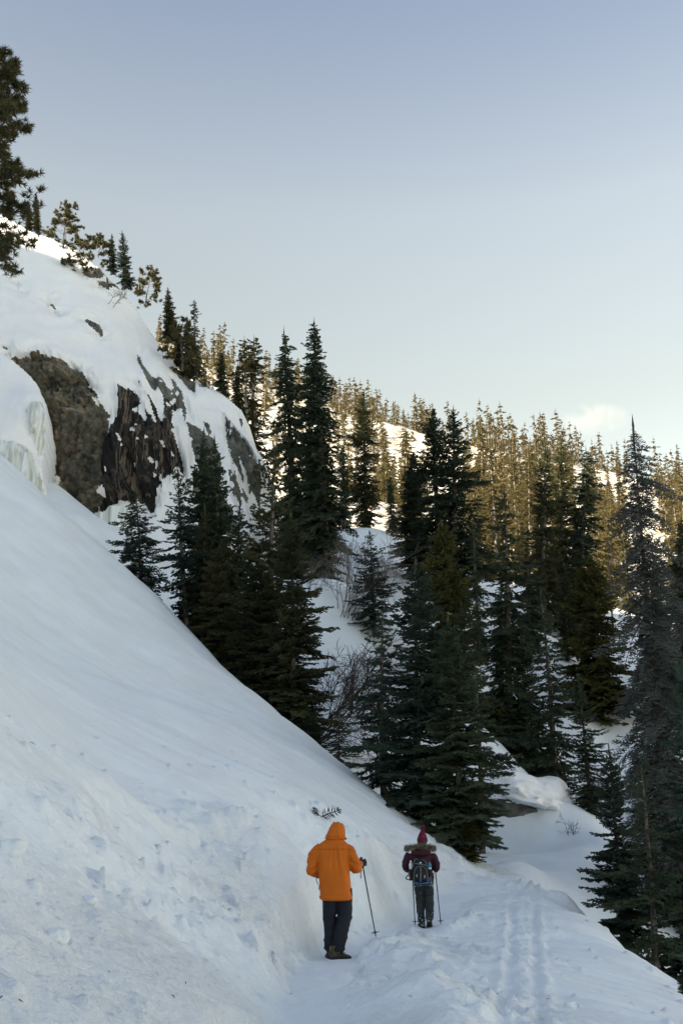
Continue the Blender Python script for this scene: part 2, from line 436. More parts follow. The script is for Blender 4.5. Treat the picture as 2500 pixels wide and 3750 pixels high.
def H(x, y, detail=True):
    x = np.asarray(x, float); y = np.asarray(y, float)
    z = _tps(x, y)
    r = np.hypot(x, y)
    z = z + 0.5 * fbm(x / 9, y / 9, octaves=3, seed=11) * smooth(40, 60, r) + 4.0 * fbm(x / 45, y / 45, octaves=4, seed=13) * smooth(110, 220, r)
    if not detail:
        return carve(x, y, z)[0]
    z, d, flat = carve(x, y, z)
    # churned snow thrown up along the trail, smooth wind-packed snow above
    near = 1 - smooth(26, 34, r)
    ad = np.abs(d)
    churn = np.exp(-(np.maximum(ad - 0.9, 0) / 1.7) ** 2) * smooth(0.97, 0.55, flat) * near
    churn *= 1 - 0.72 * smooth(1.6, 3.2, -d)
    q = 0.085 * x + 0.996 * y; p = -0.996 * x + 0.085 * y
    pocket = smooth(-0.35, 0.5, fbm(x * 0.55, y * 0.55, octaves=2, seed=21))
    a = fbm(q * 2.1 + 0.5 * p, p * 1.5, octaves=5, seed=23, gain=0.55)
    b = np.abs(fbm(q * 1.2 + 0.3 * p + 5, p * 0.9, octaves=3, seed=25))
    c1, v1 = cells(q * 3.6 + 0.7 * a, p * 2.9 + 0.5 * b, seed=9)
    c2, v2 = cells(q * 10 + 0.6 * a, p * 8.5 + 0.6 * b, seed=19)
    lump = 0.060 * a + 0.050 * (0.35 - b) + 0.055 * smooth(0.46, 0.10, c1) * (v1 > 0.1) * (0.4 + v1) + 0.017 * smooth(0.45, 0.12, c2) * (v2 > 0.0) + 0.012 * fbm(q * 13, p * 11, octaves=3, seed=27)
    z = z + lump * churn * (0.40 + 0.85 * pocket) * (0.35 + 0.65 * smooth(4, 10, r))
    z = z + 0.10 * fbm(x * 0.45, y * 0.45, octaves=3, seed=26) * smooth(19, 24, r) * (1 - smooth(48, 60, r))
    z = z + 0.65 * fbm(x * 0.24, y * 0.24, octaves=2, seed=28) * smooth(27, 31, r) * (1 - smooth(60, 80, r)) * smooth(1, 5, x)
    # debris lumps scattered lower down on either side
    sc = near * smooth(0.6, 1.4, ad) * (1 - smooth(3.5, 6.5, ad))
    c3, v3 = cells(x * 1.7, y * 1.7, seed=29)
    z = z + sc * 0.06 * smooth(0.12, 0.02, c3) * (v3 > 0.25)
    c4, v4 = cells(x * 5.3, y * 5.3, seed=39)
    z = z + sc * 0.020 * smooth(0.17, 0.04, c4) * (v4 > 0.4)
    # runnels down the fall line
    run = fbm(q * 2.3 + 0.25 * p, p * 0.22, octaves=3, seed=33)
    run2 = fbm(q * 7 + 0.9 * p, p * 0.5, octaves=2, seed=35)
    amt = near * (1 - flat)
    z = z + amt * (0.020 * run + 0.010 * run2) * smooth(0.8, 2.5, ad) * (1 + 1.2 * smooth(1.5, 4, -d))
    z = z + 0.06 * fbm(x * 0.35, y * 0.35, octaves=3, seed=37) * smooth(0.8, 2.5, ad)
    # small slab ledge up the slope from the walker
    led = d - 2.15 - 0.45 * vnoise(y * 0.8, y * 0.0 + 2.0, seed=51) - 0.18 * vnoise(y * 3.1, y * 0 + 5, seed=52)
    z = z + near * (0.10 * smooth(-0.03, 0.05, led) - 0.10 * smooth(0.0, 0.9, led)) * smooth(8, 9.5, y) * (1 - smooth(14, 16, y))
    # ski tracks down the right-hand shoulder
    for tr in TRACKS:
        T = np.array(tr); o = np.argsort(T[:, 1])
        txx = np.interp(y, T[o, 1], T[o, 0])
        w = np.where((y > T[:, 1].min()) & (y < T[:, 1].max()), 1, 0) * smooth(T[:, 1].max() - 1.5, T[:, 1].max() - 6, y)
        e = x - txx + 0.03 * vnoise(y * 1.6, x * 0 + 1, seed=61) + 0.012 * vnoise(y * 7, x * 3, seed=62)
        z = z + w * (-0.042 * np.exp(-(e / 0.055) ** 4) * (0.8 + 0.4 * vnoise(y * 0.9, y * 0 + 3, seed=65)) + 0.022 * np.exp(-((np.abs(e) - 0.115) / 0.05) ** 2) * (1 + 0.8 * vnoise(x * 5, y * 1.7, seed=63)) + 0.016 * np.exp(-(e / .3) ** 2) * fbm(x * 7, y * 7, octaves=3, seed=64))
    return z

def ground_z(x, y):
    return float(H(np.array([float(x)]), np.array([float(y)]), True)[0])

def hit(px, py, t0=2.5, t1=45.0):
    """where the line of sight first meets the snow"""
    t = np.arange(t0, t1, 0.03); r_ = ray(px, py)
    z = H(t * r_[0], t * r_[1]); k = int(np.argmax(z >= CAM_Z + t * r_[2]))
    return W(px, py, t[k]), t[k]

def build_ground():
    az_in = np.linspace(-25.5, 25.5, 410)
    az_out = np.r_[np.linspace(-180, -26.5, 80), az_in, np.linspace(26.5, 180, 80)]
    rad = [0.4, 1.0, 1.6, 2.1]
    while rad[-1] < 900:
        r = rad[-1]
        rad.append(r * (1.0045 if r < 32 else 1.008 if r < 130 else 1.02))
    rad = np.array(rad)
    A, Rr = np.meshgrid(np.radians(az_out), rad, indexing='ij')
    X = np.sin(A) * Rr; Y = np.cos(A) * Rr
    Z = H(X.ravel(), Y.ravel()).reshape(X.shape)
    V = np.stack([X, Y, Z], -1).reshape(-1, 3)
    F = grid_faces(len(az_out), len(rad))[:, ::-1]
    C = V[F].mean(1)
    tx = trail_x(C[:, 1]); hw = 0.15 + 0.15 * smooth(9, 14, C[:, 1]) + 0.09
    on = (np.abs(tx - C[:, 0] + 0.10 * vnoise(C[:, 0] * 1.1, C[:, 1] * 1.1, seed=41)) < hw) & (C[:, 1] > 0) & (C[:, 1] < 25)
    far = np.hypot(C[:, 0], C[:, 1]) > 115
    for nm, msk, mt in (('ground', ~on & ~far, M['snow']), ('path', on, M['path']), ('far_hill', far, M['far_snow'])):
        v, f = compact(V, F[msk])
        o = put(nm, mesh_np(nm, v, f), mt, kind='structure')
        if nm == 'ground':
            dd = np.abs(trail_x(v[:, 1]) - v[:, 0]); rr = np.hypot(v[:, 0], v[:, 1])
            ro = np.exp(-(np.maximum(dd - 1.0, 0) / 1.3) ** 2) * (1 - smooth(24, 30, rr)) * (0.45 + 0.55 * smooth(-.4, .5, fbm(v[:, 0] * .8, v[:, 1] * .8, octaves=2, seed=43)))
            o.data.attributes.new('rough', 'FLOAT', 'POINT').data.foreach_set('value', ro.astype(np.float32))
    bpy.data.objects['ground']['label'] = 'steep snow covered mountainside in shade, churned along the trail'
    bpy.data.objects['path']['label'] = 'narrow packed snow trail the two hikers walk on'
    bpy.data.objects['far_hill']['label'] = 'sunlit snowy hillside far across the valley'
build_ground()
# ------------------------------------------------------------------ rock dome above the slope
def sdf_poly(x, y, poly):
    P = np.asarray(poly, float); n = len(P)
    best = np.full(x.shape, 1e18); inside = np.zeros(x.shape, bool)
    for i in range(n):
        a = P[i]; b = P[(i + 1) % n]; e = b - a
        wx = x - a[0]; wy = y - a[1]
        t = np.clip((wx * e[0] + wy * e[1]) / (e @ e + 1e-12), 0, 1)
        best = np.minimum(best, (wx - e[0] * t) ** 2 + (wy - e[1] * t) ** 2)
        c = (a[1] > y) != (b[1] > y)
        with np.errstate(divide='ignore', invalid='ignore'):
            xi = (b[0] - a[0]) * (y - a[1]) / (b[1] - a[1] + 1e-12) + a[0]
        inside ^= c & (x < xi)
    d = np.sqrt(best)
    return np.where(inside, d, -d)

DOME = [(-330, 520, 84), (-150, 660, 82), (0, 795, 80), (100, 850, 79), (240, 905, 78), (330, 960, 77), (420, 1030, 76), (500, 1140, 75), (600, 1290, 73), (700, 1385, 72), (800, 1440, 71), (887, 1510, 70), (900, 1590, 68), (956, 1680, 66), (970, 1726, 65), (960, 1800, 66), (955, 1950, 64.5),
        (0, 1000, 72), (-200, 1000, 71), (200, 1100, 70.5), (350, 1200, 69), (450, 1300, 67.5), (550, 1350, 67.2), (650, 1450, 67), (0, 1130, 66), (-200, 1200, 65), (150, 1210, 65.5), (300, 1300, 65),
        (20, 1255, 62.5), (-200, 1330, 61), (110, 1285, 62.4), (230, 1300, 63), (320, 1385, 62.9), (380, 1460, 62.7), (470, 1430, 63.6), (560, 1400, 65), (640, 1520, 64.8), (720, 1590, 65), (800, 1600, 66), (860, 1700, 64.8),
        (120, 1420, 61.4), (240, 1500, 60.8), (320, 1560, 60.6), (400, 1600, 61.6), (470, 1600, 62.0), (560, 1640, 62.6), (640, 1680, 63.3), (350, 1720, 60.6), (240, 1660, 60.8), (450, 1740, 61.8), (560, 1780, 62.9),
        (210, 1780, 61.0), (300, 1850, 61.2), (370, 1880, 62.2), (460, 1860, 62.8), (560, 1870, 62.2), (330, 1950, 61.5), (480, 1960, 60.5), (620, 1880, 62), (700, 1780, 63.4), (780, 1750, 63.8), (760, 1900, 62), (860, 1850, 62.5), (880, 1960, 60.5), (650, 2020, 58.5), (800, 2080, 58), (500, 2080, 56.5), (945, 2080, 62), (0, 1500, 61.5), (0, 1800, 60), (-200, 1600, 60), (-200, 1900, 58), (200, 2000, 58.5)]

def reg3(pts): return [(a * 0.638, 1150 + b * 0.638) for a, b in pts]
BROWN = reg3([(5, 205), (60, 262), (120, 238), (180, 225), (240, 240), (290, 246), (350, 258), (400, 285), (445, 320), (480, 350), (520, 410), (560, 470), (600, 530), (628, 590), (622, 650), (606, 720), (585, 790), (580, 880), (570, 960), (590, 1040), (560, 1150), (515, 1185), (430, 1105), (330, 985), (305, 900), (310, 760), (278, 640), (270, 540), (215, 425), (110, 315)])
DARK = reg3([(690, 430), (735, 425), (790, 475), (830, 535), (862, 570), (900, 610), (945, 600), (950, 560), (985, 590), (1000, 640), (1010, 720), (1035, 800), (1060, 880), (1075, 930), (1010, 910), (960, 920), (935, 1000), (915, 1070), (870, 1155), (840, 1100), (800, 1085), (700, 1100), (640, 1115), (590, 1140), (570, 1150), (585, 1050), (565, 960), (575, 880), (585, 790), (606, 720), (640, 620), (665, 560), (690, 530)])
OTHER = [reg3(p) for p in (
    [(775, 215), (800, 235), (830, 300), (865, 345), (925, 370), (965, 440), (990, 545), (975, 590), (950, 555), (935, 470), (905, 430), (870, 440), (845, 385), (800, 290)],
    [(795, 395), (815, 400), (820, 420), (800, 420)],
    [(848, 470), (870, 500), (905, 560), (925, 640), (895, 600), (870, 540)],
    [(975, 340), (1005, 380), (1035, 480), (1010, 460), (985, 400)],
    [(1000, 292), (1040, 285), (1090, 300), (1120, 340), (1128, 400), (1120, 445), (1085, 425), (1050, 385), (1015, 350)],
    [(1080, 640), (1120, 640), (1180, 690), (1230, 720), (1262, 800), (1275, 880), (1240, 960), (1190, 960), (1140, 880), (1110, 790), (1090, 720)],
    [(1110, 880), (1190, 950), (1270, 1000), (1300, 1080), (1340, 1130), (1380, 1250), (1330, 1290), (1240, 1240), (1150, 1120), (1100, 980)],
    [(1165, 615), (1200, 625), (1228, 700), (1235, 740), (1200, 690)],
    [(1330, 785), (1350, 830), (1385, 890), (1405, 945), (1375, 900), (1345, 850)],
    [(1340, 935), (1370, 1000), (1392, 1110), (1360, 1060), (1335, 980)],
    [(1415, 940), (1440, 960), (1450, 1020), (1425, 1010)],
    [(1370, 590), (1400, 600), (1402, 650), (1385, 640)],
    [(480, 42), (545, 50), (580, 85), (608, 120), (585, 125), (540, 95)],
    [(270, -70), (300, -62), (345, -10), (318, -25), (280, -55)],
    [(95, -180), (130, -140), (140, -120), (105, -160)],
    [(455, -255), (490, -268), (560, -258), (625, -245), (632, -228), (560, -225), (480, -240)],
    [(548, -190), (610, -215), (650, -245), (690, -205), (710, -150), (700, -140), (665, -165), (640, -130), (600, -165)],
    [(665, -150), (690, -140), (725, -95), (700, -110)],
    [(15, 190), (45, 190), (40, 215), (22, 212)])]

def build_dome():
    pts = np.array([W(*c) for c in DOME])
    D = TPS(pts[:, [0, 2]], pts[:, 1], reg=0.01)
    nx, nz = 390, 470
    gx = np.linspace(-32, -4.0, nx); gz = np.linspace(8, 62, nz)
    X, Z = np.meshgrid(gx, gz, indexing='ij')
    Y = D(X, Z)
    V = np.stack([X, Y, Z], -1)
    px, py, t = project(V)
    j = 14 * fbm(X * 0.9, Z * 0.9, octaves=4, seed=71) + 5 * fbm(X * 5, Z * 5, octaves=3, seed=72)
    jx = 9 * fbm(X * 1.2, Z * 0.5, octaves=3, seed=73)
    sd_b = sdf_poly(px + jx, py + j * 0.6, BROWN)
    sd_d = sdf_poly(px + jx, py + j * 0.6, DARK)
    sd = np.maximum(sd_b, sd_d)
    fing = fbm((X + 0.25 * Z) * 1.5, Z * 0.16, octaves=3, seed=75) + 0.35 * fbm(X * 6, Z * 2, octaves=2, seed=76)
    ledge = fbm(X * 0.5 + Z * 0.25, Z * 1.1 - X * 0.55, octaves=4, seed=77)
    sd = sd - 22 * smooth(0.55, 0.9, fing) * smooth(395, 430, px) - 16 * smooth(0.55, 0.8, ledge) * smooth(60, 20, np.abs(sd_b - 30)) * (px < 420)
    which = np.full(sd.shape, -1); bo = np.full(sd.shape, -1e9)
    for k, p in enumerate(OTHER):
        q = sdf_poly(px + 0.4 * jx, py + 0.3 * j, p)
        which = np.where(q > bo, k, which); bo = np.maximum(bo, q)
    sd = np.maximum(sd, bo)
    # broken rock bands showing through the snow towards the valley end
    zone = sdf_poly(px, py, [(600, 1430), (700, 1400), (820, 1520), (900, 1620), (960, 1720), (950, 2000), (700, 2000), (610, 1750)])
    band = fbm((X + 0.30 * Z) * 0.9, Z * 0.13, octaves=4, seed=95)
    sd = np.maximum(sd, np.where(zone > 0, 60 * (band - 0.44), -99) - 6 * np.abs(fbm(X * 4, Z * 4, octaves=2, seed=96)))
    speck = fbm(X * 3.6, Z * 1.8, octaves=3, seed=78)
    sd = np.where((speck > 0.92) & (px > 380), np.minimum(sd, -3), sd)
    rock = sd > 0
    # relief: strata and knobs on the rock, a soft thick blanket on the snow
    strata = fbm(X * 0.35 + Z * 0.12, Z * 1.6 - X * 0.5, octaves=4, seed=81)
    ribs = fbm((X + 0.22 * Z) * 1.9, Z * 0.25, octaves=4, seed=83)
    knob = fbm(X * 0.7, Y * 0.7, Z * 0.7, octaves=5, seed=85)
    inb = smooth(-10, 10, sd_b - sd_d)
    relief = inb * (0.45 * strata + 0.65 * knob) + (1 - inb) * (0.55 * ribs + 0.35 * knob)
    ridged = 1 - np.abs(fbm(X * 1.1, Z * 1.1, octaves=3, seed=87))
    crag_c, crag_v = cells(X * 0.55 + 0.5 * strata, Z * 0.8 + 0.3 * knob, seed=93)
    relief = relief - 0.35 * smooth(0.86, 0.98, ridged) * inb + 0.5 * crag_v * inb + 0.10 * fbm(X * 3.2, Y * 3.2, Z * 3.2, octaves=3, seed=94)
    blanket = 0.38 * smooth(0, 38, -sd) + 0.18 * fbm(X * 0.35, Z * 0.35, octaves=3, seed=88) * smooth(10, 60, -sd) + 0.05 * fbm((X + .4 * Z) * 1.4, Z * 0.3, octaves=3, seed=89) * smooth(0, 40, -sd)
    w = smooth(-12, 6, sd)
    disp = w * relief + (1 - w) * (blanket + 0.3 * relief * smooth(-60, 0, sd))
    V[..., 1] -= disp * 0.9
    V[..., 2] += disp * 0.25 * (1 - w)
    # keep what lies below the skyline
    sky = np.array([(c[0], c[1]) for c in DOME[:17]])
    skyx = np.r_[sky[:15, 0], 972, 975]; skyy = np.r_[sky[:15, 1], 1900, 2300]
    skyline = np.vstack([[-1200, -100], np.c_[skyx, skyy], [975, 2600], [-1200, 2600]])
    ins = sdf_poly(px, py, skyline) > 0
    F = grid_faces(nx, nz)
    Vf = V.reshape(-1, 3); insf = ins.ravel(); rf = rock.ravel(); bf = (sd_b >= sd_d).ravel()
    keep = insf[F].all(1)
    F = F[keep]
    isrock = rf[F].sum(1) >= 3
    brown = bf[F].sum(1) >= 2
    pxs = px.ravel()[F].mean(1); pys = py.ravel()[F].mean(1)
    main = (sdf_poly(pxs, pys, np.array(BROWN)) > -45) | (sdf_poly(pxs, pys, np.array(DARK)) > -45)
    root = empty('rock_cliff', (-14, 61, 18), label='snow capped rock dome with a dark streaked face and brown overhang above the slope', cat='cliff')
    off = np.array([-14, 61, 18.0])
    def part(nm, msk, mt, flip=False):
        v, f = compact(Vf - off, F[msk][:, ::-1])
        return put(nm, mesh_np(nm, v, f), mt, root)
    part('brown_rock_face', isrock & brown & main, M['rock_brown'])
    part('dark_rock_face', isrock & ~brown & main, M['rock_dark'])
    ex = np.where(isrock & ~main)[0]
    lab = np.arange(len(Vf)); fe = F[ex]
    for _ in range(400):
        m = lab[fe].min(1); new = lab.copy()
        for c_ in range(4): np.minimum.at(new, fe[:, c_], m)
        if (new == lab).all(): break
        lab = new
    fl = lab[fe[:, 0]]; uq, ct = np.unique(fl, return_counts=True)
    for k, c_ in zip(uq, ct):
        msk = np.zeros(len(F), bool); msk[ex[fl == k]] = True
        if c_ < 12: isrock[msk] = False
        else: part('exposed_rock', msk, M['rock_grey'])
    # the snow cap carries on over the crest and down the back
    sn = F[~isrock]
    v, f = compact(Vf - off, sn[:, ::-1])
    e = np.sort(np.concatenate([F[:, [0, 1]], F[:, [1, 2]], F[:, [2, 3]], F[:, [3, 0]]]), axis=1)
    ue, cnt = np.unique(e, axis=0, return_counts=True)
    be = ue[cnt == 1]
    be = be[(Vf[be][:, :, 2].mean(1) > 12) & (Vf[be][:, :, 0].mean(1) > -31.5)]
    ids = np.unique(be); idx = {k: i for i, k in enumerate(ids)}
    A = Vf[ids] - off
    rings = [A, A + [0.35, 2.2, -0.25], A + [1.2, 7, -2.5], A + [2.5, 16, -14], A + [3, 22, -30]]
    n = len(ids)
    bq = np.array([[idx[a], idx[b]] for a, b in be])
    qs = np.vstack([np.c_[bq[:, 0] + k * n, bq[:, 1] + k * n, bq[:, 1] + (k + 1) * n, bq[:, 0] + (k + 1) * n] for k in range(4)])
    mb = MB(); mb.add(v, f); mb.add(np.vstack(rings), qs)
    put('snow_cap', mb.mesh('snow_cap'), M['snow_smooth'], root)
    return D

def mat_rock(name, ramp, wave=None):
    m, n, l, b = new_mat(name)
    tc = n.new('ShaderNodeTexCoord')
    def noise(scale, detail=8, rough=0.6, stretch=None):
        mp = n.new('ShaderNodeMapping')
        if stretch: mp.inputs['Scale'].default_value = stretch
        l.new(tc.outputs['Object'], mp.inputs['Vector'])
        q = n.new('ShaderNodeTexNoise'); q.inputs['Scale'].default_value = scale; q.inputs['Detail'].default_value = detail; q.inputs['Roughness'].default_value = rough
        l.new(mp.outputs[0], q.inputs['Vector']); return q
    a = noise(0.45); c = noise(2.4, 10, 0.7)
    mixf = n.new('ShaderNodeMath'); mixf.operation = 'MULTIPLY_ADD'; mixf.inputs[1].default_value = 0.55
    l.new(c.outputs['Fac'], mixf.inputs[0])
    sc = n.new('ShaderNodeMath'); sc.operation = 'MULTIPLY'; sc.inputs[1].default_value = 0.45
    l.new(a.outputs['Fac'], sc.inputs[0]); l.new(sc.outputs[0], mixf.inputs[2])
    cr = n.new('ShaderNodeValToRGB'); els = cr.color_ramp.elements
    for i, (p, col) in enumerate(ramp):
        e = els[i] if i < 2 else els.new(p)
        e.position = p; e.color = (*col, 1)
    l.new(mixf.outputs[0], cr.inputs['Fac'])
    col = cr.outputs['Color']
    if wave:
        mp = n.new('ShaderNodeMapping'); mp.inputs['Rotation'].default_value = (0, R(-14), 0); mp.inputs['Scale'].default_value = (1, 0.3, 0.085)
        l.new(tc.outputs['Object'], mp.inputs['Vector'])
        wv = n.new('ShaderNodeTexNoise'); wv.inputs['Scale'].default_value = 1.5; wv.inputs['Detail'].default_value = 5; wv.inputs['Roughness'].default_value = 0.62; wv.inputs['Distortion'].default_value = 0.5
        l.new(mp.outputs[0], wv.inputs['Vector'])
        wr = n.new('ShaderNodeValToRGB')
        e = wr.color_ramp.elements; e[0].position = 0.0; e[0].color = (0, 0, 0, 1); e[1].position = 0.530; e[1].color = (0, 0, 0, 1)
        x = e.new(0.550); x.color = (1, 1, 1, 1); x = e.new(0.566); x.color = (0.6, .6, .6, 1); x = e.new(0.585); x.color = (0, 0, 0, 1)
        l.new(wv.outputs['Fac'], wr.inputs['Fac'])
        mx = n.new('ShaderNodeMix'); mx.data_type = 'RGBA'
        l.new(wr.outputs['Color'], mx.inputs[0]); l.new(col, mx.inputs[6]); mx.inputs[7].default_value = (*wave, 1)
        col = mx.outputs[2]
    l.new(col, b.inputs['Base Color'])
    b.inputs['Roughness'].default_value = 0.8; b.inputs['Specular IOR Level'].default_value = 0.3
    bp = n.new('ShaderNodeBump'); bp.inputs['Strength'].default_value = 1.0; bp.inputs['Distance'].default_value = 0.3
    l.new(mixf.outputs[0], bp.inputs['Height']); l.new(bp.outputs[0], b.inputs['Normal'])
    return m

M['rock_brown'] = mat_rock('rock_brown', [(0.36, (0.018, 0.018, 0.016)), (0.43, (0.06, 0.055, 0.04)), (0.485, (0.085, 0.09, 0.07)), (0.53, (0.145, 0.122, 0.088)), (0.61, (0.30, 0.235, 0.17))])
M['rock_dark'] = mat_rock('rock_dark', [(0.36, (0.007, 0.007, 0.008)), (0.52, (0.013, 0.012, 0.013)), (0.58, (0.06, 0.055, 0.05)), (0.70, (0.13, 0.12, 0.105))], (0.17, 0.13, 0.095))
M['rock_grey'] = mat_rock('rock_grey', [(0.34, (0.03, 0.03, 0.03)), (0.46, (0.08, 0.085, 0.075)), (0.55, (0.15, 0.15, 0.13)), (0.66, (0.26, 0.24, 0.2))])
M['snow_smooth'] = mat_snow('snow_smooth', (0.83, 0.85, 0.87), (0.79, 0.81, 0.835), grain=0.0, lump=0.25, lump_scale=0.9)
DOME_Y = build_dome()

def mat_ice():
    m, n, l, b = new_mat('ice')
    tc = n.new('ShaderNodeTexCoord'); mp = n.new('ShaderNodeMapping'); mp.inputs['Scale'].default_value = (2.5, 2.5, 0.12)
    l.new(tc.outputs['Object'], mp.inputs['Vector'])
    no = n.new('ShaderNodeTexNoise'); no.inputs['Scale'].default_value = 1.6; no.inputs['Detail'].default_value = 6
    l.new(mp.outputs[0], no.inputs['Vector'])
    cr = n.new('ShaderNodeValToRGB'); e = cr.color_ramp.elements
    e[0].position = 0.35; e[0].color = (0.42, 0.44, 0.38, 1); e[1].position = 0.62; e[1].color = (0.74, 0.79, 0.80, 1)
    l.new(no.outputs['Fac'], cr.inputs['Fac']); l.new(cr.outputs[0], b.inputs['Base Color'])
    b.inputs['Roughness'].default_value = 0.28; b.inputs['Specular IOR Level'].default_value = 0.5
    bp = n.new('ShaderNodeBump'); bp.inputs['Strength'].default_value = 0.5; bp.inputs['Distance'].default_value = 0.1
    l.new(no.outputs['Fac'], bp.inputs['Height']); l.new(bp.outputs[0], b.inputs['Normal'])
    return m
M['ice'] = mat_ice()

# frozen falls: a snow ledge whose lip has frozen into curtains
def build_icefall(name, label, ctrl_pts, outline, curtains, box, seed, n=(200, 240), flute=0.16):
    pts = np.array([W(*c) for c in ctrl_pts])
    D = TPS(pts[:, [0, 2]], pts[:, 1], reg=0.01)
    X, Z = np.meshgrid(np.linspace(box[0], box[1], n[0]), np.linspace(box[2], box[3], n[1]), indexing='ij')
    V = np.stack([X, D(X, Z), Z], -1)
    px, py, t = project(V)
    jit = 5 * fbm(X * 1.6, Z * 0.7, octaves=3, seed=seed)
    ins = sdf_poly(px + jit * .6, py + jit * .6, outline) > 0
    cid = np.full(X.shape, -1); cs = np.full(X.shape, -1e9)
    for k, c in enumerate(curtains):
        q = sdf_poly(px + jit, py + jit, c); cid = np.where(q > 0, k, cid); cs = np.maximum(cs, q)
    fl = fbm(X * 2.6, Z * 0.10, octaves=4, seed=seed + 3); fine = np.abs(vnoise(X * 5.5 + .3 * fl, Z * 0.12, seed=seed + 5))
    ice = smooth(-8, 4, cs)
    V[..., 1] -= ice * (flute * fl + flute * .8 * fine) + (1 - ice) * (0.20 * smooth(4, 30, -cs) + 0.10 * fbm(X * .7, Z * .7, octaves=3, seed=seed + 7))
    F = grid_faces(*n); Vf = V.reshape(-1, 3); F = F[ins.ravel()[F].all(1)]
    cf = cid.ravel()[F]; cm = np.where((cf >= 0).sum(1) >= 3, cf.max(1), -1)
    org = np.array([Vf[F].mean((0, 1))[0], Vf[F].mean((0, 1))[1], Vf[F][..., 2].min()])
    root = empty(name, org, label=label, cat='ice')
    for k in range(len(curtains)):
        if (cm == k).any():
            v, f = compact(Vf - org, F[cm == k][:, ::-1]); put('ice_curtain', mesh_np('ice_curtain', v, f), M['ice'], root)
    mb = MB()
    if (cm == -1).any():
        v, f = compact(Vf - org, F[cm == -1][:, ::-1]); mb.add(v, f)
    e = np.sort(np.concatenate([F[:, [0, 1]], F[:, [1, 2]], F[:, [2, 3]], F[:, [3, 0]]]), axis=1)
    ue, cnt = np.unique(e, axis=0, return_counts=True); be = ue[cnt == 1]
    ids = np.unique(be); idx = {k: i for i, k in enumerate(ids)}; A = Vf[ids] - org; m = len(ids)
    bq = np.array([[idx[p], idx[q]] for p, q in be])
    rings = [A, A + [0, .25, -.02], A + [-.15, 1.2, -.1], A + [-.6, 4.5, -.4]]
    mb.add(np.vstack(rings), np.vstack([np.c_[bq[:, 0] + k * m, bq[:, 1] + k * m, bq[:, 1] + (k + 1) * m, bq[:, 0] + (k + 1) * m] for k in range(3)]))
    put('snow_ledge', mb.mesh('snow_ledge'), M['snow_smooth'], root)
    return root
build_icefall('frozen_waterfall', 'frozen waterfall with yellowish ice curtains under a snow ledge beside the brown rock face',
    [(-250, 1150, 61), (0, 1290, 60.5), (60, 1330, 60), (130, 1400, 59.4), (60, 1430, 58.6), (-200, 1400, 58.4), (165, 1470, 58), (130, 1470, 57.2), (60, 1500, 57), (-200, 1500, 56.5), (0, 1550, 56.4), (172, 1540, 56.9), (140, 1540, 56.5), (110, 1530, 56.6), (165, 1640, 56.9), (120, 1600, 56.5), (140, 1680, 56.4), (60, 1600, 55.8), (0, 1605, 55.3), (-200, 1600, 55), (110, 1665, 55.6), (40, 1660, 54.9), (0, 1660, 54.8), (-200, 1700, 54.4), (0, 1760, 54.7), (110, 1760, 54.9), (168, 1760, 56), (165, 1850, 56), (60, 1850, 54.8), (-200, 1850, 54.6)],
    [(-400, 1100), (0, 1292), (60, 1330), (110, 1375), (140, 1410), (168, 1470), (176, 1530), (173, 1610), (160, 1690), (158, 1740), (168, 1800), (172, 1850), (120, 1900), (-400, 1900)],
    [[(94, 1500), (125, 1478), (166, 1480), (176, 1530), (175, 1620), (164, 1690), (154, 1660), (146, 1700), (136, 1640), (124, 1590), (110, 1600), (100, 1560)],
     [(-400, 1590), (0, 1608), (55, 1618), (100, 1640), (128, 1672), (140, 1720), (158, 1770), (172, 1860), (100, 1880), (-400, 1880)]],
    (-27, -15.2, 17, 38), 91)
build_icefall('frozen_waterfall', 'blue grey icicles at the foot of the dark streaked rock',
    [(330, 1880, 60.6), (400, 1845, 60.4), (480, 1840, 60.6), (340, 1930, 60.2), (400, 1950, 59.8), (480, 1945, 60)],
    [(330, 1905), (350, 1880), (385, 1870), (400, 1850), (440, 1855), (470, 1840), (478, 1930), (440, 1940), (395, 1950), (350, 1930)],
    [[(330, 1905), (350, 1880), (385, 1870), (400, 1850), (440, 1855), (470, 1840), (478, 1915), (452, 1925), (440, 1900), (425, 1930), (405, 1905), (390, 1945), (365, 1925)]],
    (-15.6, -12.2, 16, 21), 97, (110, 110), .10)
# ------------------------------------------------------------------ conifers
def strips(a, b, w, roll, cross=True):
    """needle-covered twigs from a to b (n,3): slim leaf-shaped blades, two crossed ones each"""
    T = b - a; L = np.linalg.norm(T, axis=1, keepdims=True) + 1e-9; T = T / L
    ref = np.where(np.abs(T[:, 2:3]) > 0.9, np.array([[1.0, 0, 0]]), np.array([[0, 0, 1.0]]))
    S = np.cross(T, ref); S /= np.linalg.norm(S, axis=1, keepdims=True) + 1e-9
    U = np.cross(S, T)
    out = []
    for k in range(2 if cross else 1):
        an = roll[:, None] + k * np.pi / 2
        D = np.cos(an) * S + np.sin(an) * U
        ww = w[:, None] * (1.0 if k == 0 else 0.8)
        out.append(np.stack([a - T * ww * .2, a + T * L * 0.34 + D * ww, b, a + T * L * 0.40 - D * ww], 1))
    V = np.concatenate(out, 0).reshape(-1, 3)
    F = np.arange(len(V)).reshape(-1, 4)
    return V, F

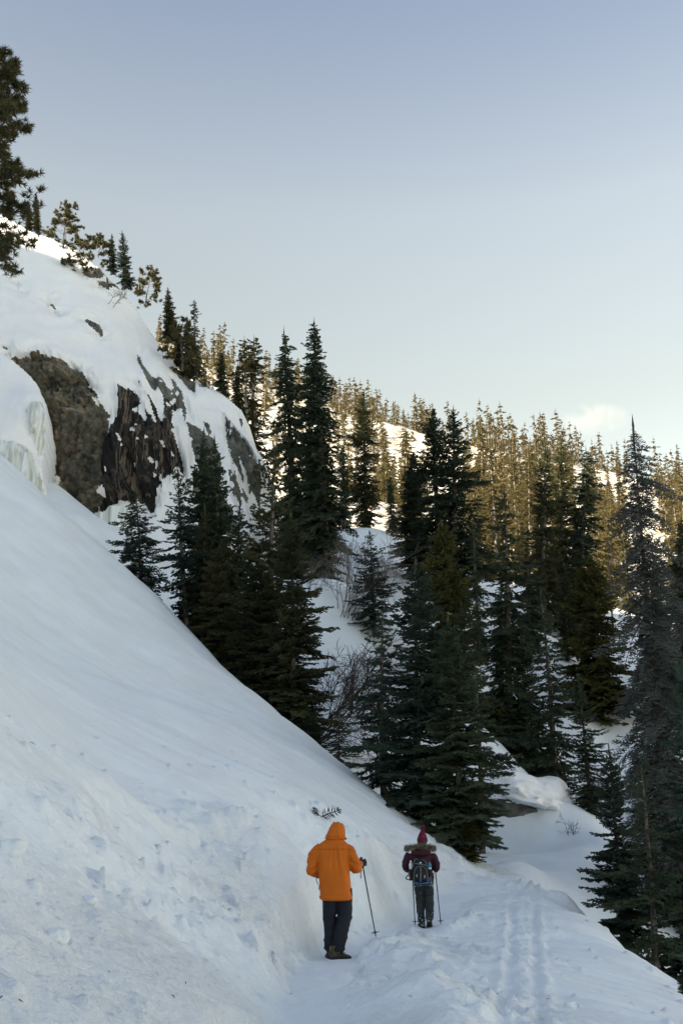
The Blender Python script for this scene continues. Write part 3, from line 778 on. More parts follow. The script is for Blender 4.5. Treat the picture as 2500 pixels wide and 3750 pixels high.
def spray(L, rg, width=0.035, spacing=0.075, droop=0.25, lift=0.25, angle=55, fill=1.0, tert=True, ratio=0.42, cross=True):
    """one fir branch along +X: curved stem with twigs to both sides -> blades"""
    n = max(3, int(L / spacing))
    s = (np.arange(n) + rg.uniform(-.3, .3, n) + 0.6) / n
    def stem(q): return np.stack([q * L, 0.03 * L * np.sin(q * 5 + ph), L * (-droop * q + lift * q * q)], -1)
    ph = rg.uniform(0, 6)
    A = []; B = []
    q = np.linspace(0.0, 1, max(4, n // 2 + 2))
    P = stem(q); A.append(P[:-1]); B.append(P[1:] + (P[1:] - P[:-1]) * .25)
    base = stem(s)
    for sd in (-1, 1):
        ln = L * ratio * (1 - s) ** 0.75 * rg.uniform(0.6, 1.15, n) * smooth(-0.05, 0.22, s) + 0.05 + 0.03 * L
        ang = np.radians(angle + rg.normal(0, 9, n)) * sd
        d = np.stack([np.cos(ang), np.sin(ang), rg.normal(-0.10, 0.16, n)], -1)
        keep = rg.random(n) < fill
        a = base[keep]; b = (base + d * ln[:, None])[keep]; l2 = ln[keep]; dd = d[keep]
        A.append(a); B.append(b)
        if tert:
            m = np.maximum(1, (l2 / (spacing * 1.15)).astype(int))
            for k in range(int(m.max())):
                ok = k < m
                f = (k + 0.8) / (m[ok] + 0.8)
                o = a[ok] + (b[ok] - a[ok]) * f[:, None]
                for s2 in (-1, 1):
                    an = np.arctan2(dd[ok, 1], dd[ok, 0]) + s2 * np.radians(42 + rg.normal(0, 10, ok.sum()))
                    ll = (l2[ok] * 0.42 * (1 - f) + 0.05) * rg.uniform(0.6, 1.2, ok.sum())
                    e = np.stack([np.cos(an), np.sin(an), rg.normal(-0.05, 0.22, ok.sum())], -1)
                    A.append(o); B.append(o + e * ll[:, None])
    A = np.vstack(A); B = np.vstack(B)
    return strips(A, B, width * rg.uniform(0.7, 1.2, len(A)), rg.uniform(-.5, .5, len(A)), cross)

class SprayBank:
    def __init__(s, seed, lengths=(0.3, 0.55, 0.9, 1.35, 1.9, 2.6), variants=3, **kw):
        rg = np.random.default_rng(seed); s.lengths = np.array(lengths)
        s.items = [[spray(L, rg, **kw) for _ in range(variants)] for L in lengths]
    def get(s, L, rg):
        i = int(np.argmin(np.abs(np.log(s.lengths / L))))
        V, F = s.items[i][int(rg.integers(len(s.items[i])))]
        return V * (L / s.lengths[i]), F

def frame(az, pitch, roll=0.0):
    ca, sa, cp_, sp_ = math.cos(az), math.sin(az), math.cos(pitch), math.sin(pitch)
    X = np.array([ca * cp_, sa * cp_, sp_]); Yv = np.array([-sa, ca, 0]); Z = np.cross(X, Yv)
    c, s_ = math.cos(roll), math.sin(roll)
    return np.stack([X, c * Yv + s_ * Z, c * Z - s_ * Yv], 1)

def conifer(height, radius, bank, seed, gap=0.30, per=6, power=0.85, bare=0.06, pitch0=-18, pitch1=35, jitter=0.22, tipsize=0.12, irregular=0.15, trunk=0.017, lean=0.02, missing=0.06, min_len=0.12):
    """-> (trunk verts, quads, tris), (crown verts, quads)"""
    rg = np.random.default_rng(seed)
    hs_ = np.linspace(0, 1, 12)
    ph = rg.uniform(0, 6.28, 2)
    def axis(h): return np.stack([lean * height * np.sin(h * 2.2 + ph[0]) * h, lean * height * np.sin(h * 1.7 + ph[1]) * h, h * height], -1)
    tr = tube(axis(hs_), height * trunk * (1 - hs_) ** 0.85 + 0.006, 7)
    mb = MB()
    z = bare * height; k = 0
    lob = rg.normal(0, irregular, 64); sidew = rg.uniform(0, 6.28)
    while z < height * 0.985:
        h = z / height
        prof = (1 - h) ** power * (0.55 + 0.45 * smooth(0, 0.12, np.float64(h - bare * .5)))
        Rh = radius * prof * (1 + lob[k % 64]) + min_len * min(1, (1 - h) * 8)
        nb = max(3, int(round(per * (0.65 + 0.35 * (1 - h)))))
        a0 = rg.uniform(0, 6.28)
        for i in range(nb):
            if rg.random() < missing: continue
            az = a0 + 6.283 * i / nb + rg.normal(0, 0.25)
            L = Rh * rg.uniform(1 - jitter * 1.6, 1 + jitter) * (1 + 0.12 * math.sin(az + sidew))
            if L < 0.06: L = 0.06
            pit = R(pitch0 + (pitch1 - pitch0) * h ** 1.6 + rg.normal(0, 6))
            V, F = bank.get(L, rg)
            M3 = frame(az, pit, rg.normal(0, 0.25))
            hz = min(0.985, h + rg.uniform(-0.4, 0.4) * gap / height)
            mb.add(V @ M3.T + axis(np.array([hz]))[0], F)
        z += gap * rg.uniform(0.7, 1.25) * (0.45 + 0.75 * (1 - h)); k += 1
    tipn = 5
    for i in range(tipn):
        a = axis(np.array([0.93 + 0.055 * i / tipn])); d = np.array([[0.02 * rg.normal(), 0.02 * rg.normal(), height * 0.04 + 0.1]])
        mb.add(*strips(a, a + d, np.array([0.03]), np.array([i * 0.7])))
    return tr, mb

def crown_mesh(mb, name):
    return mb.mesh(name, smooth_shade=False)

def tufts(C, D, n, ln, w, rg):
    """pine needle tufts at points C pointing along D: n blades fanning out of each"""
    A = np.repeat(C, n, 0); Dd = np.repeat(D, n, 0)
    d = Dd * 0.75 + rg.normal(0, 0.62, A.shape); d /= np.linalg.norm(d, axis=1, keepdims=True)
    return strips(A - d * 0.02, A + d * (ln * rg.uniform(0.7, 1.2, (len(A), 1))), np.full(len(A), w), rg.uniform(0, 3, len(A)), cross=False)

def pine(height, radius, seed, limbs=26, start=0.15, tuft=0.22, w=0.022, blades=26, flat=0.9, lean=0.04, tipround=0.75, subs=7, trunk=0.02, onesided=None):
    rg = np.random.default_rng(seed)
    hs_ = np.linspace(0, 1, 12); ph = rg.uniform(0, 6.28, 2)
    def axis(h): return np.stack([lean * height * np.sin(h * 3 + ph[0]) * h, lean * height * np.sin(h * 2.4 + ph[1]) * h, h * height], -1)
    wood = MB(); wood.tube(axis(hs_), height * trunk * (1 - hs_ * 0.85), 7)
    leaf = MB()
    for i in range(limbs):
        h = start + (1 - start) * (i + rg.uniform(0, .9)) / limbs
        az = i * 2.4 + rg.normal(0, 0.4) if onesided is None else onesided + rg.normal(0, 0.8)
        L = radius * (1 - h) ** tipround * rg.uniform(0.55, 1.15) + 0.15 * radius
        pit = R(-10 + 55 * h ** 2 + rg.normal(0, 10))
        o = axis(np.array([min(h, .98)]))[0]
        q = np.linspace(0, 1, 7)
        st = np.stack([q * L, 0.12 * L * np.sin(q * 4 + rg.uniform(0, 6)), 0.22 * L * q * q * rg.uniform(-.4, 1.2)], -1) @ frame(az, pit).T + o
        wood.tube(st, np.maximum(0.006, height * trunk * 0.32 * (1 - h * .6) * (1 - 0.85 * q)), 4)
        C = []; Dv = []
        for s_ in range(subs):
            f = rg.uniform(0.3, 1.0); k = f * 6; b = st[int(k)] + (st[min(6, int(k) + 1)] - st[int(k)]) * (k - int(k))
            a2 = az + rg.choice([-1, 1]) * rg.uniform(0.3, 1.1); l2 = L * 0.34 * (1.2 - f) * rg.uniform(.5, 1.2) + 0.1
            e = b + np.array([math.cos(a2) * l2, math.sin(a2) * l2, l2 * rg.uniform(-0.1, 0.7) * flat])
            wood.tube(np.array([b, (b + e) / 2 + [0, 0, -.02], e]), [0.012 + height * .0006, 0.01, 0.006], 3)
            m = max(2, int(l2 / (tuft * 0.55)))
            for g in np.linspace(0.45, 1, m):
                C.append(b + (e - b) * g + rg.normal(0, tuft * .18, 3)); Dv.append((e - b) / l2 * .6 + np.array([0, 0, .45]))
        C.append(st[-1]); Dv.append(st[-1] - st[-2])
        C = np.array(C); Dv = np.array(Dv); Dv /= np.linalg.norm(Dv, axis=1, keepdims=True) + 1e-6
        leaf.add(*tufts(C, Dv, blades, tuft, w, rg))
    top = axis(np.array([0.9, 0.95, 1.0])); leaf.add(*tufts(top, np.tile([0, 0, 1.0], (3, 1)), blades * 2, tuft * 1.2, w, rg))
    return wood, leaf

def bare_shrub(height, seed, stems=9, spread=0.7, lean=(0, 0), depth=4, r0=0.02, curve=0.25, child=3, up=1.0, sides=3, rmin=0.0025):
    """leafless branching stems"""
    rg = np.random.default_rng(seed); mb = MB()
    def grow(p, d, L, r, lev):
        q = np.linspace(0, 1, 5)
        bend = rg.normal(0, curve, 3) + np.array([0, 0, 0.12])
        pts = p + d * L * q[:, None] + bend * L * (q ** 2)[:, None] * .5
        mb.tube(pts, np.maximum(r * (1 - 0.6 * q), rmin), sides if lev < 2 else 3)
        if lev >= depth: return
        for k in range(child + int(rg.integers(0, 2))):
            f = rg.uniform(0.3, 1.0); j = min(3, int(f * 4)); o = pts[j] + (pts[j + 1] - pts[j]) * (f * 4 - j)
            dd = (pts[-1] - pts[0]); dd /= np.linalg.norm(dd)
            nd = dd + rg.normal(0, 0.45, 3); nd /= np.linalg.norm(nd)
            grow(o, nd, L * rg.uniform(0.4, 0.68), r * 0.55, lev + 1)
    for i in range(stems):
        d = np.array([lean[0] + rg.normal(0, spread), lean[1] + rg.normal(0, spread), up]); d /= np.linalg.norm(d)
        grow(np.array([rg.normal(0, .06 * height), rg.normal(0, .06 * height), -0.15]), d, height * rg.uniform(0.35, 0.6), r0, 1)
    return mb

def snag(height, seed, radius=0.9, n=40, droop=0.5, r0=0.1, fine=6, lean=0.02, start=0.15):
    """dead bare conifer: trunk and drooping, broken limbs"""
    rg = np.random.default_rng(seed)
    q = np.linspace(0, 1, 14)
    ax = np.stack([lean * height * q ** 2, 0.3 * lean * height * np.sin(q * 3), height * q], -1)
    tr = MB(); tr.tube(ax, r0 * (1 - q) ** .8 + 0.008, 7)
    br = MB()
    for i in range(n):
        h = start + (1 - start) * rg.random() ** 0.9 * .97; o = np.array([np.interp(h, q, ax[:, k]) for k in range(3)])
        L = radius * (1 - h * 0.72) * rg.uniform(0.45, 1.15); az = rg.uniform(0, 6.28)
        s = np.linspace(0, 1, 7)
        st = np.stack([s * L, 0.15 * L * np.sin(s * 3 + rg.uniform(0, 6)), L * (0.18 * s - droop * s ** 2)], -1) @ frame(az, 0).T + o
        br.tube(st, np.maximum(0.0035, 0.02 * (1 - s) * (1.2 - h)), 3)
        for j in range(fine):
            f = rg.uniform(0.25, 1); k = min(5, int(f * 6)); b = st[k] + (st[k + 1] - st[k]) * (f * 6 - k)
            d = (st[-1] - st[0]) / L * 0.5 + rg.normal(0, 0.5, 3) + [0, 0, -0.15]; l2 = L * rg.uniform(0.12, 0.35)
            br.tube(np.array([b, b + d * l2 * .5 + rg.normal(0, .02, 3), b + d * l2]), [0.006, 0.0045, 0.003], 3)
    return tr, br

# one set of prototypes; each tree in the scene is its own root, trunk and crown
BANK_NEAR = SprayBank(3, width=0.027, spacing=0.070, droop=0.22, lift=0.22)
BANK_LOOSE = SprayBank(4, width=0.026, spacing=0.080, droop=0.30, lift=0.32, fill=0.8)
BANK_MID = SprayBank(5, width=0.042, spacing=0.115, droop=0.30, lift=0.22, fill=0.9)
BANK_GREY = SprayBank(6, width=0.0120, spacing=0.055, droop=0.75, lift=0.15, angle=62, ratio=0.34)
BANK_FAR = SprayBank(8, lengths=(0.5, 1.0, 1.8), width=0.11, spacing=0.30, droop=0.35, lift=0.2, tert=False, variants=2)

PROTO = {}
def proto(key, height, radius, bank, seed, **kw):
    tr, mb = conifer(height, radius, bank, seed, **kw)
    tm = MB().add(*tr).mesh(key + '_trunk'); cm = crown_mesh(mb, key + '_crown')
    PROTO[key] = (height, radius, tm, cm)
proto('near_dense', 7.5, 1.35, BANK_NEAR, 11, gap=0.22, per=8, power=0.75, bare=0.02, irregular=.17, jitter=.3, missing=.1)
proto('near_loose', 6.0, 1.05, BANK_LOOSE, 12, gap=0.26, per=6, power=0.8, bare=0.05, irregular=.2, pitch0=-22)
proto('near_bushy', 4.6, 1.15, BANK_NEAR, 13, gap=0.19, per=8, power=0.62, bare=0.01, irregular=.12)
proto('near_slim', 6.5, 0.85, BANK_NEAR, 14, gap=0.22, per=7, power=0.75, bare=0.03, irregular=.16)
proto('near_open', 6.0, 1.3, BANK_LOOSE, 15, gap=0.30, per=6, power=0.78, bare=0.04, irregular=.22, pitch0=-24, pitch1=25)
proto('near_tall', 7.5, 1.25, BANK_LOOSE, 16, gap=0.24, per=8, power=0.85, bare=0.05, irregular=.26, pitch0=-20, jitter=.32, missing=.1)
proto('near_ragged', 7.5, 1.15, BANK_LOOSE, 17, gap=0.27, per=7, power=0.7, bare=0.08, irregular=.34, pitch0=-26, jitter=.4, missing=.2)
proto('spire_d', 15.0, 1.7, BANK_MID, 26, gap=0.32, per=7, power=0.75, bare=0.08, irregular=.34, pitch0=-30, pitch1=5, jitter=.4, missing=.2)
proto('spire', 16.0, 1.9, BANK_MID, 21, gap=0.27, per=9, power=0.62, bare=0.03, irregular=.2, pitch0=-26, pitch1=10, jitter=.3, missing=.12)
proto('spire_b', 15.0, 1.75, BANK_MID, 22, gap=0.30, per=8, power=0.55, bare=0.05, irregular=.32, pitch0=-28, pitch1=0, jitter=.35, missing=.14)
proto('spire_c', 14.0, 1.5, BANK_MID, 23, gap=0.30, per=8, power=0.6, bare=0.05, irregular=.18, pitch0=-24)
proto('broad', 15.0, 2.3, BANK_MID, 24, gap=0.34, per=8, power=0.62, bare=0.04, irregular=.26, pitch0=-22, jitter=.35, missing=.12)
proto('sparse_top', 15.0, 1.6, BANK_MID, 25, gap=0.42, per=6, power=0.35, bare=0.18, irregular=.3, pitch0=-30, pitch1=10, missing=.2)

def wood_mats(n): return M[n]
def own_mat(o, mat):
    """the mesh is shared, the colour belongs to this tree"""
    if len(o.data.materials) == 0: o.data.materials.append(mat)
    o.material_slots[0].link = 'OBJECT'; o.material_slots[0].material = mat

COVER = []       # what each big tree hides of the hillside behind it
def plant_tree(name, key, top, base, t, label, group=None, needle='needle', bark='bark', wide=1.0, cat='tree', seed=0, base_z=None, seat=True):
    """top, base: photograph spots of tip and foot; the foot is set on the ground at that distance"""
    rg = np.random.default_rng(seed + int(top[0]) * 7 + int(top[1]))
    h0, r0, tm, cm = PROTO[key]
    foot = W(base[0], base[1], t); gz = ground_z(foot[0], foot[1]) if seat else foot[2]
    tip = W(top[0], top[1], t)
    # tip straight above the foot apart from a natural lean
    hgt = (W(top[0], top[1], foot[1] / ray(top[0], top[1])[1]))[2] - (gz if base_z is None else base_z)
    tipw = W(top[0], top[1], foot[1] / ray(top[0], top[1])[1])
    o = empty(name, (foot[0], foot[1], gz - 0.08), label=label, cat=cat, group=group)
    dx = (tipw[0] - foot[0]) / max(hgt, .1)
    rz = rg.uniform(0, 6.28)
    s = (hgt + 0.08) / h0
    for nm, me, mt in (('trunk', tm, bark), ('crown', cm, needle)):
        c = put(nm, me, None, o); own_mat(c, M[mt])
        c.scale = (wide * s if nm == 'crown' else s, wide * s if nm == 'crown' else s, s)
        c.rotation_euler = (0, 0, rz)
    o.rotation_euler = (rg.normal(0, .01), math.atan(dx), 0)
    COVER.append((top[0], top[1], base[0], base[1], wide * s * r0 * FPX / t * 0.75))
    return o
# ------------------------------------------------------------------ the trees one by one
L_ = plant_tree
# along the crest of the open slope, below the cliff
L_('fir_tree', 'near_open', (502, 1790), (520, 2195), 41.2, 'open branched dark fir at the upper end of the row under the rock cliff', needle='needle_blue', wide=1.45)
L_('fir_tree', 'near_ragged', (655, 1715), (690, 2345), 38.3, 'tall dark fir with gappy branches second in the row below the rock cliff', needle='needle_blue', wide=1.12)
L_('fir_tree', 'near_slim', (733, 1590), (735, 2330), 41, 'slender dark fir whose tip overlaps the grey rock right of the streaked cliff', wide=1.0)
L_('fir_tree', 'near_slim', (792, 1600), (815, 2330), 40, 'slim spire of a fir, thin pale leader, in front of the snowy cliff edge', needle='needle', wide=0.95, seed=3)
L_('fir_tree', 'near_tall', (740, 1850), (745, 2400), 38.2, 'olive brown fir behind the row on the crest, rounded crown', needle='needle_brown', wide=0.9, seed=5)
L_('fir_tree', 'near_slim', (866, 1835), (865, 2420), 38, 'black looking narrow fir wedged between two bushier firs on the crest', wide=.95, seed=6)
L_('fir_tree', 'near_bushy', (803, 1985), (800, 2455), 36.3, 'bushy brown green fir at the snow edge above the drooping sapling', needle='needle_brown', wide=1.05)
L_('fir_tree', 'near_ragged', (988, 1630), (1000, 2440), 36.5, 'tall brownish fir with pale bare leader rising from the middle of the crest row', needle='needle_brown', wide=0.95, seed=8)
L_('fir_tree', 'near_slim', (915, 1960), (925, 2480), 36, 'thin ragged fir half hidden behind the rounded fir on the crest', needle='needle_blue', wide=0.9, seed=9)
L_('fir_tree', 'near_bushy', (956, 2070), (960, 2565), 33.4, 'dense rounded green fir leaning out over the shadowed snow hollow', needle='needle_brown', wide=1.25, seed=10)
L_('fir_tree', 'near_dense', (1050, 1885), (1075, 2680), 31.5, 'big dark fir with long layered branches at the lower end of the crest row', needle='needle_brown', wide=1.1)
L_('fir_sapling', 'near_bushy', (825, 2335), (795, 2505), 35.6, 'drooping green sapling poking out of the snow edge under the bushy brown green fir', needle='needle_olive', wide=1.3, seed=12)
L_('fir_sapling', 'near_open', (1240, 2605), (1238, 2745), 31, 'small dark upright sapling at the end of the low branches in the hollow', wide=1.6, seed=13)
L_('fir_sapling', 'near_bushy', (1130, 2615), (1130, 2720), 30.6, 'low dark fir scrub spreading over the snow edge below the big layered fir', wide=2.4, seed=14)
# tall shaded spires behind the gully
L_('fir_tree', 'spire', (1168, 1165), (1195, 2160), 58, 'tallest dark fir spire, dense and sharply pointed, against the sky', wide=0.95)
L_('fir_tree', 'spire_b', (1044, 1200), (1072, 2150), 60, 'tall dark fir with a ragged sparse tip beside the tallest spire', wide=0.82)
L_('fir_tree', 'spire_d', (1126, 1318), (1140, 2120), 64, 'thin dark fir squeezed between the two tallest spires', wide=0.8)
L_('fir_tree', 'spire_c', (1250, 1630), (1262, 2030), 85, 'grey green fir standing clear to the side of the tallest spire', wide=1.1, seed=4)
L_('fir_tree', 'sparse_top', (905, 1235), (915, 1900), 78, 'old conifer with a bare pole and a lit tufted top behind the cliff shoulder', needle='needle_pine', bark='grey_bark', wide=0.8)
L_('fir_tree', 'sparse_top', (938, 1243), (945, 1900), 80, 'old conifer with a bushy lit tuft leaning over, twin of the bare poled one', needle='needle_pine', bark='grey_bark', wide=1.05, seed=4)
L_('fir_tree', 'broad', (1333, 1425), (1340, 2060), 88, 'broad fir with a sunlit head rising above the far hillside', needle='needle_brown', wide=0.85)
L_('fir_tree', 'spire_c', (1430, 1740), (1440, 2090), 84, 'slim fir beside the leafless thicket, backed by bright hillside', wide=1.1, seed=6)
L_('fir_tree', 'near_open', (1355, 1950), (1370, 2320), 48, 'loose fir behind the leafless bushes in the gully', wide=1.3, seed=21, needle='needle_blue')
# dark mass right of the gully
L_('fir_tree', 'broad', (1596, 1482), (1605, 2380), 62, 'massive dark fir with a split head, outermost of the two joined crowns', wide=1.0)
L_('fir_tree', 'broad', (1652, 1500), (1680, 2420), 60, 'massive dark fir sharing its crown with the split headed one', wide=1.12, seed=5)
L_('fir_tree', 'spire', (1522, 1655), (1530, 2250), 66, 'black green fir filling the flank of the joined dark crowns', wide=1.5, seed=6)
L_('fir_tree', 'spire_d', (1740, 1900), (1760, 2560), 54, 'dark fir filling the gap below the two joined crowns', wide=0.9, seed=7)
L_('pine_tree', 'near_bushy', (1602, 1920), (1625, 2430), 45, 'yellow olive young pine glowing in front of the dark joined crowns', needle='needle_olive', wide=0.8, seed=3)
L_('fir_tree', 'near_dense', (1498, 2060), (1535, 3015), 25.6, 'large blue green fir with pale cone tips at the snow edge above the hikers', needle='needle_blue', wide=1.28, seed=1)
L_('fir_tree', 'near_open', (1400, 2200), (1405, 2930), 26.8, 'loose layered fir standing against the snow gully beside the large blue green fir', needle='needle_blue', wide=0.85, seed=2)
L_('fir_tree', 'near_dense', (1632, 2265), (1690, 3120), 24.4, 'dark fir with two thin pale leaders, its skirt hanging by the trail bend', wide=1.18, seed=4)
L_('fir_tree', 'near_ragged', (1745, 2380), (1760, 3020), 33, 'dark fir tucked behind the one at the trail bend', wide=1.15, seed=9)
L_('fir_sapling', 'near_bushy', (1712, 2985), (1715, 3150), 23.6, 'small yellow green sapling at the skirt of the fir by the trail bend', needle='needle_olive', wide=1.25, seed=8)
L_('fir_tree', 'spire_d', (1862, 1780), (1852, 2780), 44, 'dark columnar fir with a flaring skirt above the snow covered boulder', wide=1.2, seed=8)
L_('fir_tree', 'near_open', (1985, 2160), (2030, 2905), 41, 'dark fir with a bare visible trunk and long skirt over the boulder', wide=0.85, seed=7)
L_('fir_tree', 'near_tall', (2122, 2470), (2155, 2880), 39, 'low pointed dark fir at the open snow chute', wide=1.15, seed=7)
L_('fir_tree', 'broad', (1992, 1598), (2000, 2540), 68, 'tall fir with a golden sunlit head, thickest of the three standing together', needle='needle_brown', wide=0.72, seed=8)
L_('fir_tree', 'broad', (2062, 1612), (2065, 2500), 72, 'tall fir with a sunlit rounded head between its two neighbours', needle='needle_brown', wide=0.75, seed=9)
L_('fir_tree', 'spire_b', (2132, 1632), (2125, 2450), 70, 'dark pointed fir at the outer side of the sunlit headed firs', wide=1.0, seed=9)
L_('fir_tree', 'spire_d', (1938, 1930), (1950, 2560), 56, 'dark narrow fir behind the white dead snag', wide=1.2, seed=12)
L_('pine_tree', 'near_bushy', (2165, 2040), (2195, 2540), 52, 'broad olive pine with soft rounded boughs above the snow chute', needle='needle_olive', wide=1.05, seed=11)
L_('fir_tree', 'spire_c', (2072, 2080), (2085, 2560), 56, 'dark fir closing the gap between snow chute and sunlit headed firs', wide=1.4, seed=13)
L_('fir_tree', 'spire', (2476, 1890), (2490, 2520), 52, 'tall dark fir beyond the dead grey spruce with its pointed crown', wide=1.15, seed=10)
L_('fir_tree', 'spire_c', (2405, 2080), (2410, 2560), 58, 'dim fir standing behind the dead grey spruce', wide=1.2, seed=15)
L_('fir_tree', 'near_tall', (1568, 2290), (1590, 2760), 40, 'dark fir filling the shade behind the large blue green fir', wide=1.3, seed=31)
L_('fir_tree', 'spire_d', (1822, 2080), (1835, 2720), 47, 'dark ragged fir pressed against the columnar fir above the boulder', wide=1.3, seed=32)
L_('fir_tree', 'near_dense', (1915, 2330), (1935, 2830), 44, 'dense dark fir behind the long skirted fir over the boulder', wide=1.15, seed=33)
L_('fir_tree', 'near_tall', (1690, 2200), (1700, 2700), 42, 'dark fir between the yellow olive pine and the columnar fir', wide=1.25, seed=34)
# below the trail on the valley side
L_('fir_tree', 'near_dense', (2238, 2735), (2285, 3500), 21, 'dark fir with long ragged branches reaching towards the snow bench below the trail', needle='needle_blue', wide=0.92, seed=12)
L_('fir_tree', 'near_ragged', (2345, 2765), (2395, 3580), 19.5, 'dark fir with a thin pale leader downhill of the ragged branched one', wide=1.0, seed=13)
L_('fir_tree', 'near_dense', (2515, 2300), (2540, 3640), 20, 'biggest blue green fir downhill of the trail, beyond the thin leadered one', needle='needle_blue', wide=0.85, seed=14)
L_('fir_sapling', 'near_bushy', (2490, 3560), (2515, 3690), 13.4, 'small dark fir tip sticking out of the snow at the edge of the downhill slope', wide=1.3, seed=15)

# dead grey spruce
tr, mb = conifer(11.0, 1.45, BANK_GREY, 31, gap=0.24, per=7, power=0.62, bare=0.06, irregular=.3, pitch0=-30, pitch1=5, trunk=0.0085, missing=.12, jitter=.35)
PROTO['dead'] = (11.0, 1.55, MB().add(*tr).mesh('dead_trunk'), crown_mesh(mb, 'dead_crown'))
L_('dead_spruce', 'dead', (2324, 1530), (2445, 3060), 30, 'tall dead spruce with grey bare twigs and a rusty trunk', needle='needle_grey', bark='rust_bark', wide=1.05)

def place_simple(name, parts, spot, t, label, cat, seed=0, lean=0.0, sink=0.05, group=None, scale=1.0, seat=True, rz=0.0):
    foot = W(*spot, t); gz = ground_z(foot[0], foot[1]) if seat else foot[2]
    o = empty(name, (foot[0], foot[1], gz - sink), label=label, cat=cat, group=group)
    o.rotation_euler = (0, lean, rz)
    for nm, mb, mt in parts:
        c = put(nm, mb if isinstance(mb, bpy.types.Mesh) else mb.mesh(nm), M[mt], o); c.scale = (scale,) * 3
        if nm == 'limbs': c['kind'] = 'stuff'
    return o

tr, br = snag(7.2, 41, radius=1.5, n=46, droop=0.55, r0=0.09, fine=8, lean=0.0)
place_simple('dead_snag', [('trunk', tr, 'pale_twig'), ('limbs', br, 'pale_twig')], (1935, 2390), 46, 'white bare dead snag with drooping broken branches among dark firs', 'tree', lean=-0.02)
tr, br = snag(9, 42, radius=0.9, n=36, droop=0.3, r0=0.08, fine=5)
place_simple('dead_snag', [('trunk', tr, 'bark'), ('limbs', br, 'twig')], (2240, 2260), 74, 'thin dark dead pole with stubby branches before the sunlit slope', 'tree')
# leafless bushes of the gully
place_simple('leafless_bush', [('stems', bare_shrub(5.0, 51, stems=14, spread=0.22, lean=(0.30, 0), r0=0.026, depth=5, curve=.3, rmin=0.005), 'pale_twig')], (1270, 2350), 48, 'tall grey leafless bush leaning out of the snow gully', 'bush')
place_simple('leafless_bush', [('stems', bare_shrub(2.6, 52, stems=6, spread=0.35, lean=(0.25, 0), r0=0.02, depth=4), 'pale_twig')], (1135, 2115), 50, 'pale bare branches on top of the snow mound', 'bush')
place_simple('leafless_bush', [('stems', bare_shrub(5.2, 53, stems=16, spread=0.32, lean=(1.0, -0.1), r0=0.032, depth=5, curve=.35, up=0.75, rmin=0.0055), 'twig')], (1120, 2650), 33.5, 'dark arching bare bush fanning over the snow gully from under the big layered fir', 'bush')
place_simple('leafless_bush', [('stems', bare_shrub(1.4, 54, stems=3, spread=0.3, r0=0.014, depth=4), 'twig')], (2097, 3065), 36, 'single bare sapling on the snow bench', 'bush')
place_simple('leafless_bush', [('stems', bare_shrub(2.6, 55, stems=5, spread=0.4, lean=(.3, 0), r0=0.016, depth=4), 'twig')], (-40, 1640), 53, 'bare twigs reaching over the frozen waterfall', 'bush')
place_simple('leafless_bush', [('stems', bare_shrub(4.5, 56, stems=10, spread=0.35, r0=0.02, depth=4), 'pale_twig')], (1395, 2250), 58, 'grey leafless thicket behind the loose fir in the gully', 'bush')

# the pine cut by the picture edge
w_, lf = pine(18, 3.3, 61, limbs=78, start=0.42, tuft=0.30, w=0.020, blades=26, tipround=0.3, subs=12, trunk=0.011, lean=0.01)
place_simple('pine_tree', [('trunk', w_, 'bark'), ('crown', lf, 'needle_pine')], (-235, 1690), 41, 'tall pine with long tufted boughs in front of the snowy dome', 'tree')

# on the skyline of the dome
def on_dome(px, py, t):
    return W(px, py, t)
def ridge(name, parts, spot, t, label, cat='tree', **kw):
    return place_simple(name, parts, spot, t, label, cat, seat=False, sink=0.3, **kw)
w_, lf = pine(3.9, 1.75, 62, limbs=22, start=0.22, tuft=0.22, w=0.03, blades=18, tipround=0.28, subs=7, trunk=0.022, lean=0.05)
ridge('pine_tree', [('trunk', w_, 'bark'), ('crown', lf, 'needle_pine')], (233, 925), 77, 'rounded sunlit pine on top of the snowy dome')
w_, lf = pine(1.3, 1.3, 63, limbs=14, start=0.1, tuft=0.2, w=0.03, blades=18, tipround=0.2, subs=5)
ridge('pine_shrub', [('stem', w_, 'bark'), ('crown', lf, 'needle_pine')], (292, 935), 76, 'low dark pine shrub below the rounded pine on the dome', 'bush')
w_, lf = pine(0.7, 1.0, 64, limbs=12, start=0.1, tuft=0.18, w=0.03, blades=16, tipround=0.2, subs=5)
ridge('pine_shrub', [('stem', w_, 'bark'), ('crown', lf, 'needle_pine')], (275, 975), 74.5, 'flat dark shrub lying on the snow above the highest bare rock', 'bush')
w_, lf = pine(1.4, 1.1, 65, limbs=14, start=0.1, tuft=0.22, w=0.03, blades=18, tipround=0.3, subs=5)
ridge('pine_shrub', [('stem', w_, 'bark'), ('crown', lf, 'needle_pine')], (362, 930), 78.5, 'sunlit golden shrub on the crest of the dome', 'bush')
w_, lf = pine(2.9, 1.15, 66, limbs=20, start=0.2, tuft=0.22, w=0.028, blades=16, tipround=0.3, subs=6, lean=.08)
ridge('pine_tree', [('trunk', w_, 'bark'), ('crown', lf, 'needle_pine')], (535, 1110), 75.5, 'small crooked pine with a sunlit tip on the falling crest')
w_, lf = pine(3.4, 1.5, 67, limbs=22, start=0.1, tuft=0.24, w=0.028, blades=16, tipround=0.25, subs=6, lean=.1)
ridge('pine_tree', [('trunk', w_, 'bark'), ('crown', lf, 'needle_pine')], (668, 1345), 70, 'dark leaning pine over the grey rock shoulder of the dome')
def ridge_fir(key, top, base, t, label, needle='needle', wide=1.0, seed=0): return plant_tree('fir_tree', key, top, base, t, label, needle=needle, wide=wide, seed=seed, seat=False)
